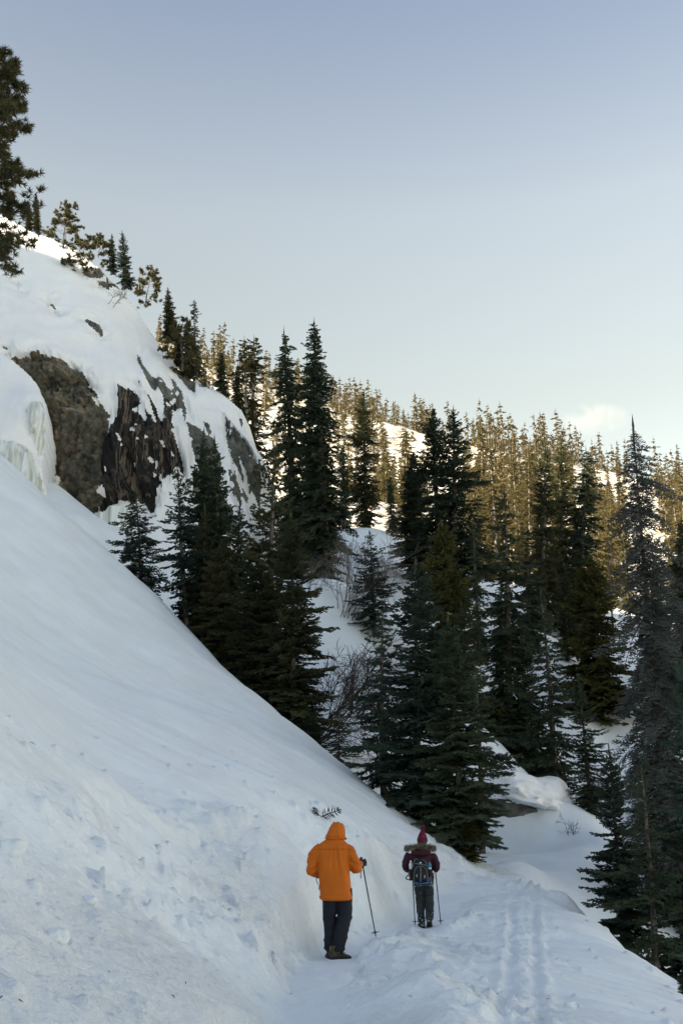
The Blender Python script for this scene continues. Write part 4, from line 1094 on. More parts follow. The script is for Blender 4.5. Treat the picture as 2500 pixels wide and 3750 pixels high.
ridge_fir('spire_c', (103, 735), (108, 850), 86, 'short sunlit fir, lower of the pair on the highest crest', 'needle_pine', 1.3, 1)
ridge_fir('spire_c', (134, 705), (135, 850), 86, 'slim sunlit fir, taller of the pair on the highest crest', 'needle_pine', 1.1, 2)
ridge_fir('near_tall', (444, 845), (470, 1050), 76.5, 'dark bushy fir on the crest beside the golden shrub', 'needle', 0.9, 3)
ridge_fir('near_slim', (408, 855), (412, 1000), 77.5, 'thin dark fir hugging the bushy crest fir', 'needle', 0.9, 4)
ridge_fir('near_slim', (612, 1055), (622, 1245), 73.5, 'sunlit brownish fir halfway down the falling crest', 'needle_pine', 1.1, 5)
ridge_fir('near_slim', (680, 1158), (685, 1390), 72.5, 'dark narrow fir between crest pine and the black pole fir', 'needle', 0.9, 6)
ridge_fir('sparse_top', (717, 1100), (722, 1440), 71.5, 'black pole like fir with short branches on the rock shoulder', 'needle', 0.75, 7)
ridge_fir('near_loose', (742, 1340), (758, 1495), 70, 'little dark fir on the snow shelf under the pole like fir', 'needle', 1.0, 8)
ridge_fir('near_slim', (812, 1275), (816, 1480), 70.5, 'dark fir alone on the snow shelf at the edge of the far valley', 'needle', 1.0, 9)
ridge_fir('near_slim', (866, 1330), (868, 1520), 72, 'brownish fir at the drop behind the snow shelf', 'needle_brown', 1.0, 10)
ridge_fir('near_slim', (655, 1180), (655, 1340), 73.5, 'sunlit fir behind the dark leaning pine', 'needle_pine', 1.0, 11)
tr, br = snag(2.6, 68, radius=0.4, n=24, droop=0.15, r0=0.03, fine=4)
ridge('dead_snag', [('trunk', tr, 'pale_twig'), ('limbs', br, 'pale_twig')], (507, 1070), 75.5, 'thin pale dead stem on the crest before the crooked pine')
ridge('leafless_bush', [('stems', bare_shrub(2.2, 69, stems=3, spread=0.3, lean=(.3, 0), r0=0.03, depth=5), 'pale_twig')], (408, 1098), 71, 'crooked bare little tree growing from the highest bare rock', 'bush')

# fir sprig sticking out of the slope beside the hood
sp = MB(); V, F = spray(0.36, np.random.default_rng(5), width=0.013, spacing=0.042, droop=0.1, lift=0.15, ratio=0.30, angle=68, tert=False); sp.add(V @ frame(0.15, R(22), 1.4).T, F)
V, F = spray(0.2, np.random.default_rng(6), width=0.010, spacing=0.05); sp.add(V @ frame(2.6, R(50)).T, F)
q, _t = hit(1176, 2992)
o = empty('fir_sprig', (q[0], q[1], q[2]), label='fir sprig poking out of the snow slope above the orange hood', cat='branch')
put('needles', sp.mesh('fir_sprig', False), M['needle'], o)
stem = MB(); stem.tube(np.array([[-.02, 0, -.2], [0, 0, 0], [.2, .03, .08], [.36, .05, .13]]), [.012, .01, .007, .004], 4)
put('stem', stem.mesh('sprig_stem'), M['twig'], o)

# ------------------------------------------------------------------ the forest on the far hillside
FAR = []; MASS = []
BANK_MASS = SprayBank(9, lengths=(0.7, 1.4), width=0.34, spacing=0.62, droop=0.35, lift=0.2, tert=False, variants=3, cross=False)
for i, (h, r_, pw) in enumerate(((12, 1.6, .6), (14, 1.5, .55), (10, 1.7, .6), (13, 1.2, .5), (9, 1.5, .7), (15, 1.9, .6))):
    tr, mb = conifer(h, r_, BANK_FAR, 200 + i, gap=0.62, per=7, power=pw, bare=0.06, irregular=.22, pitch0=-28, pitch1=0, trunk=0.011, jitter=.3)
    V, Fq, Ft = tr
    nv = len(V); cv = np.vstack(mb.v); cf = np.vstack(mb.q) + nv
    me = mesh_np('far_tree', np.vstack([V, cv]), [np.vstack([Fq, cf]), Ft], False)
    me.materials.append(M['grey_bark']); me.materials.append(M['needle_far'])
    mi = np.zeros(len(Fq) + len(cf) + len(Ft), np.int32); mi[len(Fq):len(Fq) + len(cf)] = 1
    me.polygons.foreach_set('material_index', mi)
    FAR.append((h, me))
    tr, mb = conifer(h, r_, BANK_MASS, 230 + i, gap=1.3, per=4, power=pw, bare=0.06, irregular=.25, pitch0=-28, pitch1=0, trunk=0.011, jitter=.35)
    MASS.append((tr[0], tr[1], np.vstack(mb.v), np.vstack(mb.q)))

def build_far_forest():
    rg = np.random.default_rng(77)
    pts = []; arr = np.zeros((2700, 2))
    tries = 0
    while len(pts) < 1700 and tries < 60000:
        tries += 1
        px = rg.uniform(560, 2580); 
        t = 105 + 340 * rg.random() ** 0.95
        x = (px - 1250) / FPX * t
        y = math.sqrt(max(1, t * t - x * x)) * 0.93
        dens = vnoise(np.array([x / 26.0]), np.array([y / 26.0]), seed=91)[0]
        if rg.random() > 0.55 + 1.5 * dens: continue
        md = 1.0 + 0.002 * t
        if len(pts) and ((arr[:len(pts), 0] - x) ** 2 + (arr[:len(pts), 1] - y) ** 2).min() < md * md: continue
        arr[len(pts)] = (x, y); pts.append((x, y))
    P = np.array(pts); Z = H(P[:, 0], P[:, 1], False)
    tt = project(np.c_[P, Z])[2]
    # trees that stand wholly behind nearer ones are left out; the largest in view become things of their own
    def seen(dz):
        qx, qy, _ = project(np.c_[P, Z + dz]); ok = np.ones(len(P), bool)
        for a, b, c, d, hw in COVER:
            f = np.clip((qy - b) / (d - b), 0, 1)
            ok &= ~((qy > b) & (qy < d) & (np.abs(qx - (a + (c - a) * f)) < hw * f ** 0.75))
        return ok & (qx > -50) & (qx < 2550)
    s1, s2, s3 = seen(9.0), seen(6.0), seen(3.0)
    vis = s1 | s2 | s3
    P, Z, tt, score = P[vis], Z[vis], tt[vis], (s1.astype(int) + s2 + s3)[vis]
    order = np.argsort(tt / (0.5 + 0.5 * score))
    P = P[order]; Z = Z[order]; tt = tt[order]
    stuff = MB(); fm = []
    for i, ((x, y), z) in enumerate(zip(P, Z)):
        ki = int(rg.integers(len(FAR))); h, me = FAR[ki]; V, Fq, cv, cf = MASS[ki]
        s = rg.uniform(0.6, 1.3) * (1.0 if rg.random() < .75 else .5); rz = rg.uniform(0, 6.28)
        if i < 295:
            look = ('mid height sunlit fir', 'tall sunlit fir', 'stocky sunlit fir', 'very slim sunlit fir', 'short sunlit fir', 'tall broad sunlit fir')[ki]
            spot = 'among the front trees of the far hillside' if tt[i] < 150 else 'in the middle of the far hillside' if tt[i] < 230 else 'near the ridge of the far hill'
            o = put('far_fir_tree', me, None, None, look + ' ' + spot, 'tree', look + 's ' + spot)
            o.location = (x, y, z - 0.3); o.rotation_euler = (0, 0, rz); o.scale = (s * rg.uniform(.9, 1.3), s * rg.uniform(.9, 1.3), s)
        else:
            c, sn = math.cos(rz), math.sin(rz); Rm = np.array([[c, -sn, 0], [sn, c, 0], [0, 0, 1]])
            stuff.add(V @ Rm.T * s + [x, y, z - .3], Fq); fm.append(np.zeros(len(Fq), np.int32))
            stuff.add(cv @ Rm.T * s * np.array([1.12, 1.12, 1]) + [x, y, z - .3], cf); fm.append(np.ones(len(cf), np.int32))
    me = mesh_np('distant_forest', np.vstack(stuff.v), [np.vstack(stuff.q)], False)
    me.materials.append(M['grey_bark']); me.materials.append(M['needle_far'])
    me.polygons.foreach_set('material_index', np.concatenate(fm))
    put('distant_forest', me, None, None, 'sunlit fir forest along the ridge of the far hillside', 'forest', None, 'stuff')
build_far_forest()
# ------------------------------------------------------------------ boulder by the trail bend, clods of snow
def build_boulder():
    # low dark boulder carrying a thick quilt of snow
    c = W(1905, 2985, 38.0)
    root = empty('boulder', (c[0], c[1], ground_z(c[0], c[1]) - .3), label='dark boulder under a thick lobe of snow at the trail bend', cat='boulder')
    org = np.array([c[0], c[1], 0])
    lo = W(1940, 3075, 38)[2]; hi = W(1940, 2860, 38)[2]
    th = np.linspace(0, 2 * np.pi, 120, endpoint=False); ph = np.linspace(-1.3, 1.45, 60)
    T, P = np.meshgrid(th, ph, indexing='ij')
    x = np.cos(T) * np.cos(P); y = np.sin(T) * np.cos(P); z = np.sin(P)
    n = fbm(x * 1.7 + 3, y * 1.7, z * 1.7, octaves=5, seed=401)
    r = 1 + .16 * n
    mid = lo + 0.42 * (hi - lo)
    off = np.array(root.location)
    V = np.stack([c[0] + x * r * 1.6 - .3, c[1] + .9 + y * r * 1.5, mid + .25 + z * r * 0.62 - 0.32 * x], -1)
    F = grid_faces(120, 60); w = np.arange(120 * 60).reshape(120, 60)
    F = np.vstack([F, np.stack([w[-1, :-1], w[0, :-1], w[0, 1:], w[-1, 1:]], -1)])
    put('rock', mesh_np('boulder_rock', (V - off).reshape(-1, 3), F), M['rock_grey'], root)
    # snow quilt: a lobe that overhangs, wider than the rock
    n2 = fbm(x * 1.2 + 7, y * 1.2, z * 1.2, octaves=4, seed=403); n3 = fbm(x * 5, y * 5, z * 5, octaves=3, seed=405)
    r2 = 1 + .24 * n2 + .11 * n3 * smooth(.8, -.1, z) + .05 * fbm(x * 13, y * 13, z * 13, octaves=2, seed=407) * smooth(.6, -.1, z)
    zz = np.where(z > -0.12, z, -0.12 + (z + .12) * .22)
    V = np.stack([c[0] + .1 + x * r2 * 2.15 + .25 * z, c[1] + 1.2 + y * r2 * 2.2, mid + .62 + zz * r2 * 1.15 - 0.42 * x - 0.25 * np.maximum(x, 0) ** 2], -1)
    put('snow_cap', mesh_np('boulder_snow', (V - off).reshape(-1, 3), F), M['snow_smooth'], root)
build_boulder()

def clod(px, py, size, seed, label):
    q, tt = hit(px, py)
    th = np.linspace(0, 2 * np.pi, 26, endpoint=False); ph = np.linspace(-1.5, 1.5, 14)
    T, P = np.meshgrid(th, ph, indexing='ij')
    x = np.cos(T) * np.cos(P); y = np.sin(T) * np.cos(P); z = np.sin(P)
    r = 1 + .30 * fbm(x * 1.5 + seed, y * 1.5, z * 1.5, octaves=3, seed=seed)
    V = np.stack([x * r * 1.1, y * r, z * r * .8], -1) * size
    F = grid_faces(26, 14); w = np.arange(26 * 14).reshape(26, 14)
    F = np.vstack([F, np.stack([w[-1, :-1], w[0, :-1], w[0, 1:], w[-1, 1:]], -1)])
    put('snow_clod', mesh_np('snow_clod', V.reshape(-1, 3), F), M['snow'], None, label, 'snow', None, loc=(q[0], q[1], q[2] + size * .25))
clod(210, 3440, .055, 3, 'rounded snow clod lying alone on the churned slope')
clod(45, 3120, .075, 4, 'snow lump where the smooth slope turns to churned snow')
clod(2085, 3690, .05, 5, 'snow clod lying beside the ski tracks')
clod(1700, 3560, .035, 6, 'small snow clod on the churned bank between trail and ski tracks')
clod(470, 3280, .05, 8, 'flat broken slab of snow below the small ledge')
clod(330, 3310, .05, 9, 'pointed snow lump below the small ledge')

# fallen needles and twig bits on the slope
def build_litter():
    rg = np.random.default_rng(601); mb = MB()
    for px, py in [(5, 3655), (70, 3665), (95, 3625), (120, 2722), (655, 3295), (680, 3600), (915, 3640), (635, 3650), (1065, 3640), (830, 3125), (300, 3000), (520, 2870), (980, 3270), (780, 3400), (1300, 3300), (1820, 3640), (2010, 3660), (1500, 3650), (400, 3560), (200, 3560)]:
        q, tt = hit(px, py)
        L = rg.uniform(.015, .05) * (1 + tt / 14); d = rg.normal(0, 1, 3) * [1, 1, .2]; d /= np.linalg.norm(d)
        mb.tube(np.array([q - d * L * .5, q + [0, 0, .006], q + d * L * .5]), [.0015, .003, .0012], 4)
    put('needle_litter', mb.mesh('needle_litter'), M['twig'], None, 'scattered dark needles and twig bits on the snow slope', 'litter', None, 'stuff')
build_litter()

# soft white cloud over the far ridge
def build_cloud():
    c = W(2170, 1535, 2600)
    bm = bmesh.new(); bmesh.ops.create_icosphere(bm, subdivisions=4, radius=1.0)
    me = bpy.data.meshes.new('cloud'); bm.to_mesh(me); bm.free()
    a, n = mesh_co0(me)
    k = 1 + .35 * fbm(a[:, 0] * 2, a[:, 1] * 2, a[:, 2] * 2, octaves=3, seed=501)
    a = a * k[:, None] * np.array([105, 60, 48]); set_co0(me, a)
    m = bpy.data.materials.new('cloud'); m.use_nodes = True; nt = m.node_tree; nt.nodes.clear()
    out = nt.nodes.new('ShaderNodeOutputMaterial'); pv = nt.nodes.new('ShaderNodeVolumePrincipled')
    tc = nt.nodes.new('ShaderNodeTexCoord'); no = nt.nodes.new('ShaderNodeTexNoise'); no.inputs['Scale'].default_value = .018; no.inputs['Detail'].default_value = 5
    nt.links.new(tc.outputs['Object'], no.inputs['Vector'])
    ln = nt.nodes.new('ShaderNodeVectorMath'); ln.operation = 'DIVIDE'; ln.inputs[1].default_value = (105, 60, 48); nt.links.new(tc.outputs['Object'], ln.inputs[0])
    le = nt.nodes.new('ShaderNodeVectorMath'); le.operation = 'LENGTH'; nt.links.new(ln.outputs[0], le.inputs[0])
    mr = nt.nodes.new('ShaderNodeMapRange'); mr.inputs[1].default_value = 1.0; mr.inputs[2].default_value = .1; mr.inputs[3].default_value = 0; mr.inputs[4].default_value = 1; nt.links.new(le.outputs['Value'], mr.inputs[0])
    m2 = nt.nodes.new('ShaderNodeMapRange'); m2.inputs[1].default_value = .40; m2.inputs[2].default_value = .62; nt.links.new(no.outputs['Fac'], m2.inputs[0])
    mu = nt.nodes.new('ShaderNodeMath'); mu.operation = 'MULTIPLY'; nt.links.new(mr.outputs[0], mu.inputs[0]); nt.links.new(m2.outputs[0], mu.inputs[1])
    mu2 = nt.nodes.new('ShaderNodeMath'); mu2.operation = 'MULTIPLY'; mu2.inputs[1].default_value = .010; nt.links.new(mu.outputs[0], mu2.inputs[0])
    nt.links.new(mu2.outputs[0], pv.inputs['Density']); pv.inputs['Color'].default_value = (1, 1, 1, 1); pv.inputs['Anisotropy'].default_value = 0.0
    nt.links.new(pv.outputs[0], out.inputs['Volume'])
    put('cloud', me, m, None, 'small soft white cloud above the far ridge', 'cloud', None, 'stuff', loc=tuple(c))
def mesh_co0(me):
    a = np.zeros(len(me.vertices) * 3, np.float32); me.vertices.foreach_get('co', a); return a.reshape(-1, 3).astype(float), None
def set_co0(me, a):
    me.vertices.foreach_set('co', np.ascontiguousarray(a, np.float32).ravel()); me.update()
build_cloud()
# ------------------------------------------------------------------ the two hikers
def remesh(mb, voxel, it=3, factor=0.5):
    me = mb.mesh('tmp'); o = bpy.data.objects.new('tmp', me); COL.objects.link(o)
    m = o.modifiers.new('r', 'REMESH'); m.mode = 'VOXEL'; m.voxel_size = voxel
    s = o.modifiers.new('s', 'SMOOTH'); s.factor = factor; s.iterations = it
    dg = bpy.context.evaluated_depsgraph_get()
    out = bpy.data.meshes.new_from_object(o.evaluated_get(dg))
    bpy.data.objects.remove(o); bpy.data.meshes.remove(me)
    out.polygons.foreach_set('use_smooth', np.ones(len(out.polygons), bool))
    return out

def mesh_co(me):
    a = np.zeros(len(me.vertices) * 3, np.float32); me.vertices.foreach_get('co', a); a = a.reshape(-1, 3).astype(float)
    n = np.zeros(len(me.vertices) * 3, np.float32); me.vertices.foreach_get('normal', n)
    return a, n.reshape(-1, 3).astype(float)

def set_co(me, a):
    me.vertices.foreach_set('co', np.ascontiguousarray(a, np.float32).ravel()); me.update()

def loft(rings, seg=28, power=2.4):
    """rings: (cx, cy, z, rx, ry) horizontal rounded sections from bottom to top, closed"""
    th = np.linspace(0, 2 * np.pi, seg, endpoint=False)
    c, s = np.cos(th), np.sin(th)
    k = (np.abs(c) ** power + np.abs(s) ** power) ** (-1 / power)
    V = np.concatenate([np.stack([r[0] + r[3] * c * k, r[1] + r[4] * s * k, np.full(seg, r[2]) + (r[5] * s * k if len(r) > 5 else 0)], -1) for r in rings])
    n = len(rings); i = np.arange(n * seg).reshape(n, seg); j = np.roll(i, -1, 1)
    F = np.stack([i[:-1], j[:-1], j[1:], i[1:]], -1).reshape(-1, 4)
    b = len(V); V = np.vstack([V, [rings[0][0], rings[0][1], rings[0][2]], [rings[-1][0], rings[-1][1], rings[-1][2]]])
    T = np.vstack([np.stack([j[0], i[0], np.full(seg, b)], -1), np.stack([i[-1], j[-1], np.full(seg, b + 1)], -1)])
    return V, F, T

def limb(pts, rad, n=14, sides=14):
    """smooth tapering tube through joints"""
    P = np.asarray(pts, float); r = np.asarray(rad, float)
    u = np.linspace(0, len(P) - 1, n * (len(P) - 1) + 1)
    i = np.clip(u.astype(int), 0, len(P) - 2); f = u - i
    def cr(A):
        a0 = A[np.maximum(i - 1, 0)]; a1 = A[i]; a2 = A[i + 1]; a3 = A[np.minimum(i + 2, len(A) - 1)]
        g = f if A.ndim == 1 else f[:, None]
        return 0.5 * (2 * a1 + (a2 - a0) * g + (2 * a0 - 5 * a1 + 4 * a2 - a3) * g ** 2 + (3 * a1 - a0 - 3 * a2 + a3) * g ** 3)
    return tube(cr(P), np.maximum(cr(r), .003), sides)

def ball(c, r, seg=16, rings=10):
    th = np.linspace(0, np.pi, rings + 2)[1:-1]
    return loft([(c[0], c[1], c[2] - r[2] * math.cos(t), r[0] * math.sin(t), r[1] * math.sin(t)) for t in th], seg, 2.0)

def wrinkle(me, amp, fn):
    a, n = mesh_co(me); set_co(me, a + n * (amp * fn(a))[:, None])

M['orange'] = mat_noise('orange_fabric', [(0.44, 0.100, 0.004), (0.54, 0.130, 0.006)], 3, 0.7, 0.5, 260, dist=0.004, spec=0.25)
M['black_fabric'] = mat_noise('black_fabric', [(0.010, 0.011, 0.014), (0.020, 0.021, 0.025)], 6, 0.8, 0.4, 200, dist=0.004)
M['navy'] = mat_noise('navy_trousers', [(0.006, 0.009, 0.015), (0.012, 0.016, 0.025)], 5, 0.8, 0.3, 160, dist=0.004)
M['maroon'] = mat_noise('maroon_fabric', [(0.020, 0.003, 0.010), (0.038, 0.006, 0.019)], 5, 0.75, 0.4, 160, dist=0.004)
M['knit'] = mat_noise('maroon_knit', [(0.075, 0.006, 0.020), (0.15, 0.014, 0.04)], 60, 0.95, 0.9, 120, dist=0.012)
M['pompom'] = mat_noise('pompom', [(0.11, 0.01, 0.045), (0.22, 0.03, 0.10)], 40, 0.9)
M['fur'] = mat_noise('fur', [(0.06, 0.05, 0.035), (0.20, 0.17, 0.12), (0.36, 0.32, 0.25)], 22, 0.9)
M['slate'] = mat_noise('slate_trousers', [(0.013, 0.018, 0.020), (0.025, 0.033, 0.035)], 6, 0.8, 0.3, 160, dist=0.004)
M['skin'] = mat_noise('skin', [(0.42, 0.24, 0.17), (0.50, 0.30, 0.21)], 8, 0.5)
M['hair'] = mat_noise('hair', [(0.012, 0.008, 0.006), (0.03, 0.02, 0.014)], 30, 0.6)
M['boot_brown'] = mat_noise('boot_leather', [(0.035, 0.032, 0.024), (0.075, 0.068, 0.05)], 14, 0.75, 0.4, 60, dist=0.005)
M['boot_tan'] = mat_noise('boot_tan', [(0.20, 0.11, 0.03), (0.26, 0.15, 0.05)], 14, 0.75)
M['rubber'] = mat_noise('sole_rubber', [(0.008, 0.008, 0.009), (0.02, 0.02, 0.021)], 10, 0.7, 0.6, 40, dist=0.01)
M['boot_snowy'] = mat_noise('snowy_boot', [(0.018, 0.02, 0.022), (0.03, 0.032, 0.034), (0.04, .042, .044), (0.6, 0.63, 0.66)], 26, 0.8, 0.4, 60, dist=0.005)
M['pole_black'] = mat_noise('pole_black', [(0.010, 0.011, 0.013), (0.018, 0.019, 0.021)], 10, 0.35, spec=0.5)
M['pole_blue'] = mat_noise('pole_blue', [(0.012, 0.03, 0.06), (0.02, 0.05, 0.09)], 10, 0.35, spec=0.5)
M['pole_silver'] = mat_noise('pole_silver', [(0.25, 0.26, 0.27), (0.32, 0.33, 0.34)], 10, 0.35, spec=0.5)
M['pack_black'] = mat_noise('pack_black', [(0.006, 0.006, 0.008), (0.014, 0.014, 0.017)], 8, 0.75, 0.4, 160, dist=0.004)
M['pack_grey'] = mat_noise('pack_piping', [(0.12, 0.14, 0.15), (0.18, 0.20, 0.21)], 20, 0.6)
M['pack_blue'] = mat_noise('pack_blue', [(0.010, 0.075, 0.26), (0.016, 0.10, 0.33)], 12, 0.6)
M['white_print'] = mat_noise('white_print', [(0.75, 0.76, 0.78)], 5, 0.5)
M['lime'] = mat_noise('lime_zip', [(0.25, 0.34, 0.03)], 5, 0.5)
M['bottle_clear'] = mat_noise('bottle_plastic', [(0.46, 0.50, 0.54), (0.66, 0.70, 0.72)], 9, 0.25, spec=0.5)
M['bottle_blue'] = mat_noise('bottle_cap_blue', [(0.02, 0.16, 0.30), (0.03, 0.22, 0.38)], 9, 0.35, spec=0.5)
M['fleck'] = mat_snow('snow_fleck')

def person_part(name, me, mat, root, parent=None): return put(name, me, M[mat], parent or root)

def body_mesh(head, neck, chest, hip, arms, legs, s=1.0):
    """continuous figure: head with face, neck, trunk, tapering limbs"""
    mb = MB()
    hx, hy, hz = head
    mb.add(*loft([(hx, hy + .01, hz - .115, .035, .04), (hx, hy + .012, hz - .10, .05, .065), (hx, hy + .008, hz - .05, .066, .085), (hx, hy, hz, .075, .095), (hx, hy - .005, hz + .05, .073, .093), (hx, hy - .008, hz + .09, .055, .07), (hx, hy - .01, hz + .112, .025, .03)], 22, 2.0))
    mb.add(*limb([(hx, hy + .085, hz + .02), (hx, hy + .107, hz - .025), (hx, hy + .09, hz - .035)], [.010, .016, .012], 5, 8))      # nose
    mb.add(*limb([(hx - .025, hy + .085, hz - .062), (hx, hy + .094, hz - .06), (hx + .025, hy + .085, hz - .062)], [.006, .010, .006], 5, 8))   # lips
    for sd in (-1, 1):
        mb.add(*limb([(hx + sd * .074, hy, hz + .025), (hx + sd * .086, hy - .008, hz + .005), (hx + sd * .076, hy, hz - .03)], [.010, .014, .008], 5, 8))  # ears
        mb.add(*ball((hx + sd * .03, hy + .078, hz + .005), (.014, .014, .012), 10, 6))   # eyes
    mb.add(*limb([(hx, hy - .01, hz - .06), neck, chest], [.055, .06, .09], 8, 14))
    cx, cy, cz = chest; px_, py_, pz = hip
    mb.add(*loft([(px_, py_, pz - .08, .11, .08), (px_, py_, pz, .15, .10), ((cx + px_) / 2, (cy + py_) / 2, (cz + pz) / 2 - .02, .135, .09), (cx, cy, cz - .1, .155, .10), (cx, cy, cz, .165, .09), (cx, cy, cz + .07, .09, .06)], 22, 2.2))
    for P in arms: mb.add(*limb(P, [.05, .045, .038, .028], 8, 12))
    for P in legs: mb.add(*limb(P, [.085, .07, .055, .042, .04], 8, 12))
    return remesh(mb, 0.012, 3)

def glove(hand, fwd, side, pole_dir, r=0.016):
    """closed gloved hand round the grip: palm, four unequal bent fingers and a thumb"""
    f = np.asarray(fwd, float); f /= np.linalg.norm(f); p = np.asarray(pole_dir, float); p /= np.linalg.norm(p)
    n = np.cross(f, p); n /= np.linalg.norm(n); n *= side; f2 = np.cross(p, n) * side
    if f2 @ f < 0: f2 = -f2
    h = np.asarray(hand, float); mb = MB()
    mb.add(*limb([h - f * .11 + n * .015, h - f * .06 + n * .03, h - f * .01 + n * .034, h + f * .02 + n * .03], [.034, .040, .040, .03], 6, 12))
    for k, L in enumerate((.95, 1.05, 1.0, .82)):
        o = h + p * (.033 - .022 * k)
        a = [o + n * .034 + f2 * .0, o + n * .034 + f2 * .035, o + f2 * .046 - n * .004, o - n * .034 + f2 * .030 * L, o - n * .036 - f2 * .006 * L]
        mb.add(*limb(a, [.0125, .0125, .012, .0115, .010], 5, 9))
    a = [h - f2 * .03 + n * .02 + p * .03, h - f2 * .03 - n * .012 + p * .045, h - n * .036 + p * .04, h - n * .034 + f2 * .02 + p * .036]
    mb.add(*limb(a, [.016, .015, .013, .011], 5, 9))
    return remesh(mb, 0.006, 2)

def boot(name, root, pos, yaw, mat, shaft_top=.18, sole='rubber', pitch=0.0, lean=(0, 0)):
    """ankle boot: shaped upper, cuff, tongue, laces and treaded sole"""
    c, s_ = math.cos(yaw), math.sin(yaw); cp_, sp_ = math.cos(pitch), math.sin(pitch)
    Rm = np.array([[c, -s_, 0], [s_, c, 0], [0, 0, 1]]) @ np.array([[1, 0, 0], [0, cp_, -sp_], [0, sp_, cp_]])
    def T(V): return np.asarray(V) @ Rm.T + np.asarray(pos)
    mb = MB(); rings = []
    for y, w, h in ((-.105, .022, .06), (-.09, .036, .085), (-.05, .042, .11), (0, .044, .12), (.05, .046, .10), (.10, .05, .078), (.15, .048, .062), (.185, .036, .05), (.20, .018, .038)):
        th = np.linspace(0, 2 * np.pi, 18, endpoint=False)
        rings.append(np.stack([w * np.cos(th), np.full(18, y), .02 + (h - .02) * (0.5 + 0.5 * np.sin(th)) ** 0.8], -1))
    V = np.concatenate(rings); n = len(rings); i = np.arange(n * 18).reshape(n, 18); j = np.roll(i, -1, 1)
    F = np.stack([i[:-1], i[1:], j[1:], j[:-1]], -1).reshape(-1, 4)
    b = len(V); V = np.vstack([V, rings[0].mean(0), rings[-1].mean(0)])
    Tt = np.vstack([np.stack([i[0], j[0], np.full(18, b)], -1), np.stack([j[-1], i[-1], np.full(18, b + 1)], -1)])
    mb.add(V, F, Tt)
    mb.add(*limb([(0, -.04, .06), (0, -.042, .11), (lean[0] * .5, -.045 + lean[1] * .5, .15), (lean[0], -.05 + lean[1], shaft_top)], [.05, .05, .05, .054], 6, 16))
    me = remesh(mb, 0.007, 3); a, _ = mesh_co(me); set_co(me, T(a))
    o = person_part('boot', me, mat, root)
    so = MB()
    out = np.array([(-.036, -.10), (-.044, -.05), (-.042, 0), (-.05, .08), (-.055, .13), (-.045, .18), (-.02, .207), (.02, .207), (.045, .18), (.055, .13), (.05, .08), (.042, 0), (.044, -.05), (.036, -.10), (0, -.118)])
    m = len(out); V = np.concatenate([np.c_[out * (0.97, 1), np.full(m, 0.0)], np.c_[out * (1.03, 1.01), np.full(m, .012)], np.c_[out, np.full(m, .034)]])
    i = np.arange(3 * m).reshape(3, m); j = np.roll(i, -1, 1)
    so.add(V, np.stack([i[:-1], j[:-1], j[1:], i[1:]], -1).reshape(-1, 4), np.vstack([np.stack([j[0], i[0], np.full(m, 3 * m)], -1), np.stack([i[2], j[2], np.full(m, 3 * m + 1)], -1)]) if False else None)
    so.add(np.vstack([V[:m], [[0, .05, 0]]]), None, np.array([[(k + 1) % m, k, m] for k in range(m)]))
    so.add(np.vstack([V[2 * m:], [[0, .05, .034]]]), None, np.array([[k, (k + 1) % m, m] for k in range(m)]))
    for y in np.linspace(-.09, .17, 8):
        for x in (-.026, .026): so.box((x, y, -.006), (.03, .018, .016))
    so.v = [T(v) for v in so.v]
    put('sole', so.mesh('sole', False), M[sole], o)
    la = MB()
    for k in range(5):
        y = .02 + .022 * k; z = .122 - .011 * k
        la.add(*tube(T([(-.028, y, z - .004), (0, y + .008, z + .008), (.028, y, z - .004)]), .0028, 5))
    put('laces', la.mesh('laces'), M['black_fabric'], o)
    lp = MB(); lp.add(*tube(T([(0, -.10, .10), (0, -.118, .14), (0, -.105, .165)]), .007, 6)); put('heel_loop', lp.mesh('heel_loop'), M['boot_tan'] if mat == 'boot_brown' else M['black_fabric'], o)
    return o

